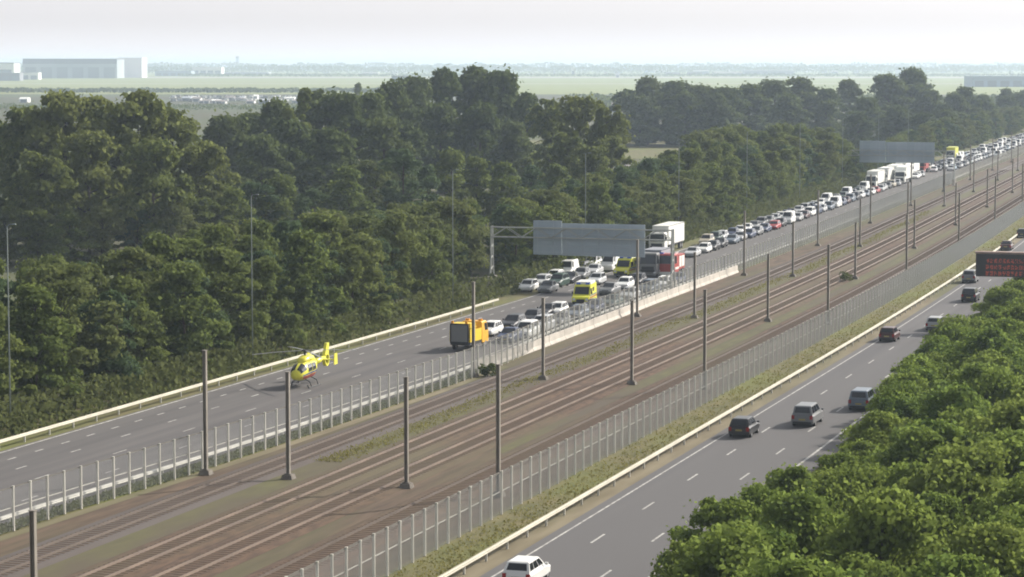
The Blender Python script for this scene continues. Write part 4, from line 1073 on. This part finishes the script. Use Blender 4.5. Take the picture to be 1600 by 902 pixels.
for i, x in enumerate(xs):
    yb = 158 + rs.uniform(-3, 5); wpx = rs.choice([6, 9, 13, 16]); hpx = rs.uniform(4.5, 8)
    shed('white barn past the great clump, %s of the glinting row' % ORD(i + 1), x, x + wpx, yb - hpx, yb, rs.choice(['shedwhite', 'shedwhite', 'hangar']), rs.choice(['shedwhite', 'hangar', 'tile']), 'barn', 12, 1, True, group='glinting barns past the great clump')

def far_belt(name, label, z, x0, x1, h, n, size, m, seed, d=60, yb=0):
    rng = np.random.default_rng(seed); P = []
    ph = rng.uniform(0, 6, 5)
    for i in range(n):
        x = x0 + (x1 - x0) * rng.random(); q = x / (h * 3)
        top = h * (.72 + .05 * math.sin(q + ph[0]) + .05 * math.sin(q * 2.3 + ph[1]) + .07 * math.sin(q * 5.1 + ph[2]) + .06 * math.sin(13 * q + ph[3]))
        v = cf(x, z + d * rng.random()); P.append((v.x, v.y, max(.3, top * rng.random() ** .6)))
    V, F = [], []; nr = rng.normal(0, 1, (n, 3)); leaves(np.array(P), nr, size, rng, V, F, 0)
    return tag(link(name, np_mesh(name, V, F, m)), label, 'woodland', None, 'stuff')
for i in range(46):   # scattered small halls and sheds along the horizon
    x = rs.uniform(430, 1590); yb = rs.uniform(108, 121); wpx = rs.uniform(5, 26) * rs.choice([.5, 1, 1]); hpx = rs.uniform(2.6, 6.5)
    shed('small pale hall on the hazy horizon strip', x, x + wpx, yb - hpx, yb, rs.choice(['shedwhite', 'hangar', 'shedgrey', 'shedwhite', 'shedblue']), rs.choice(['shedwhite', 'shedgrey', 'hangar_roof']), 'shed', 30, 0, group='small halls on the horizon strip')
far_belt('treeline', 'dark hedge along the near edge of the airfield', 2480, -900, -60, 5.5, 9000, 2.6, LM['dark'], 31, 25)
far_belt('treeline', 'hazy bushes along the far edge of the airfield', 5350, -700, 1500, 7, 7000, 4, LM['dark'], 32, 120)
far_belt('woodland', 'blue hazy woodland along the whole horizon', 6800, -1800, 2000, 26, 16000, 6, LM['dark'], 33, 400)
far_belt('woodland', 'palest woodland on the farthest horizon', 9000, -2400, 2600, 34, 15000, 8, LM['dark'], 34, 500)
far_belt('woodland', 'green scrub around the barns past the great clump', 1560, -560, -110, 2.5, 5000, 1.4, LM['dark'], 35, 160)
far_belt('woodland', 'hazy scrub between the tree block and the far gantry trees', 1500, 40, 420, 10, 7000, 2.2, LM['dark'], 36, 300)

# ------------------------------------------------------------------ haze
b = MB(); b.box((0, 6000, 21.5), (34000, 20000, 49)); hm = bpy.data.materials.new('haze_air'); hm.use_nodes = True
t = hm.node_tree; t.nodes.clear(); pv = t.nodes.new('ShaderNodeVolumePrincipled'); oo = t.nodes.new('ShaderNodeOutputMaterial')
pv.inputs['Color'].default_value = (.68, .82, 1.0, 1); pv.inputs['Density'].default_value = HAZE; pv.inputs['Anisotropy'].default_value = .25
t.links.new(pv.outputs[0], oo.inputs['Volume'])
ho = link('haze', b.mesh('haze', hm)); tag(ho, 'pale haze over the plain fading the far woods', 'haze', None, 'stuff')
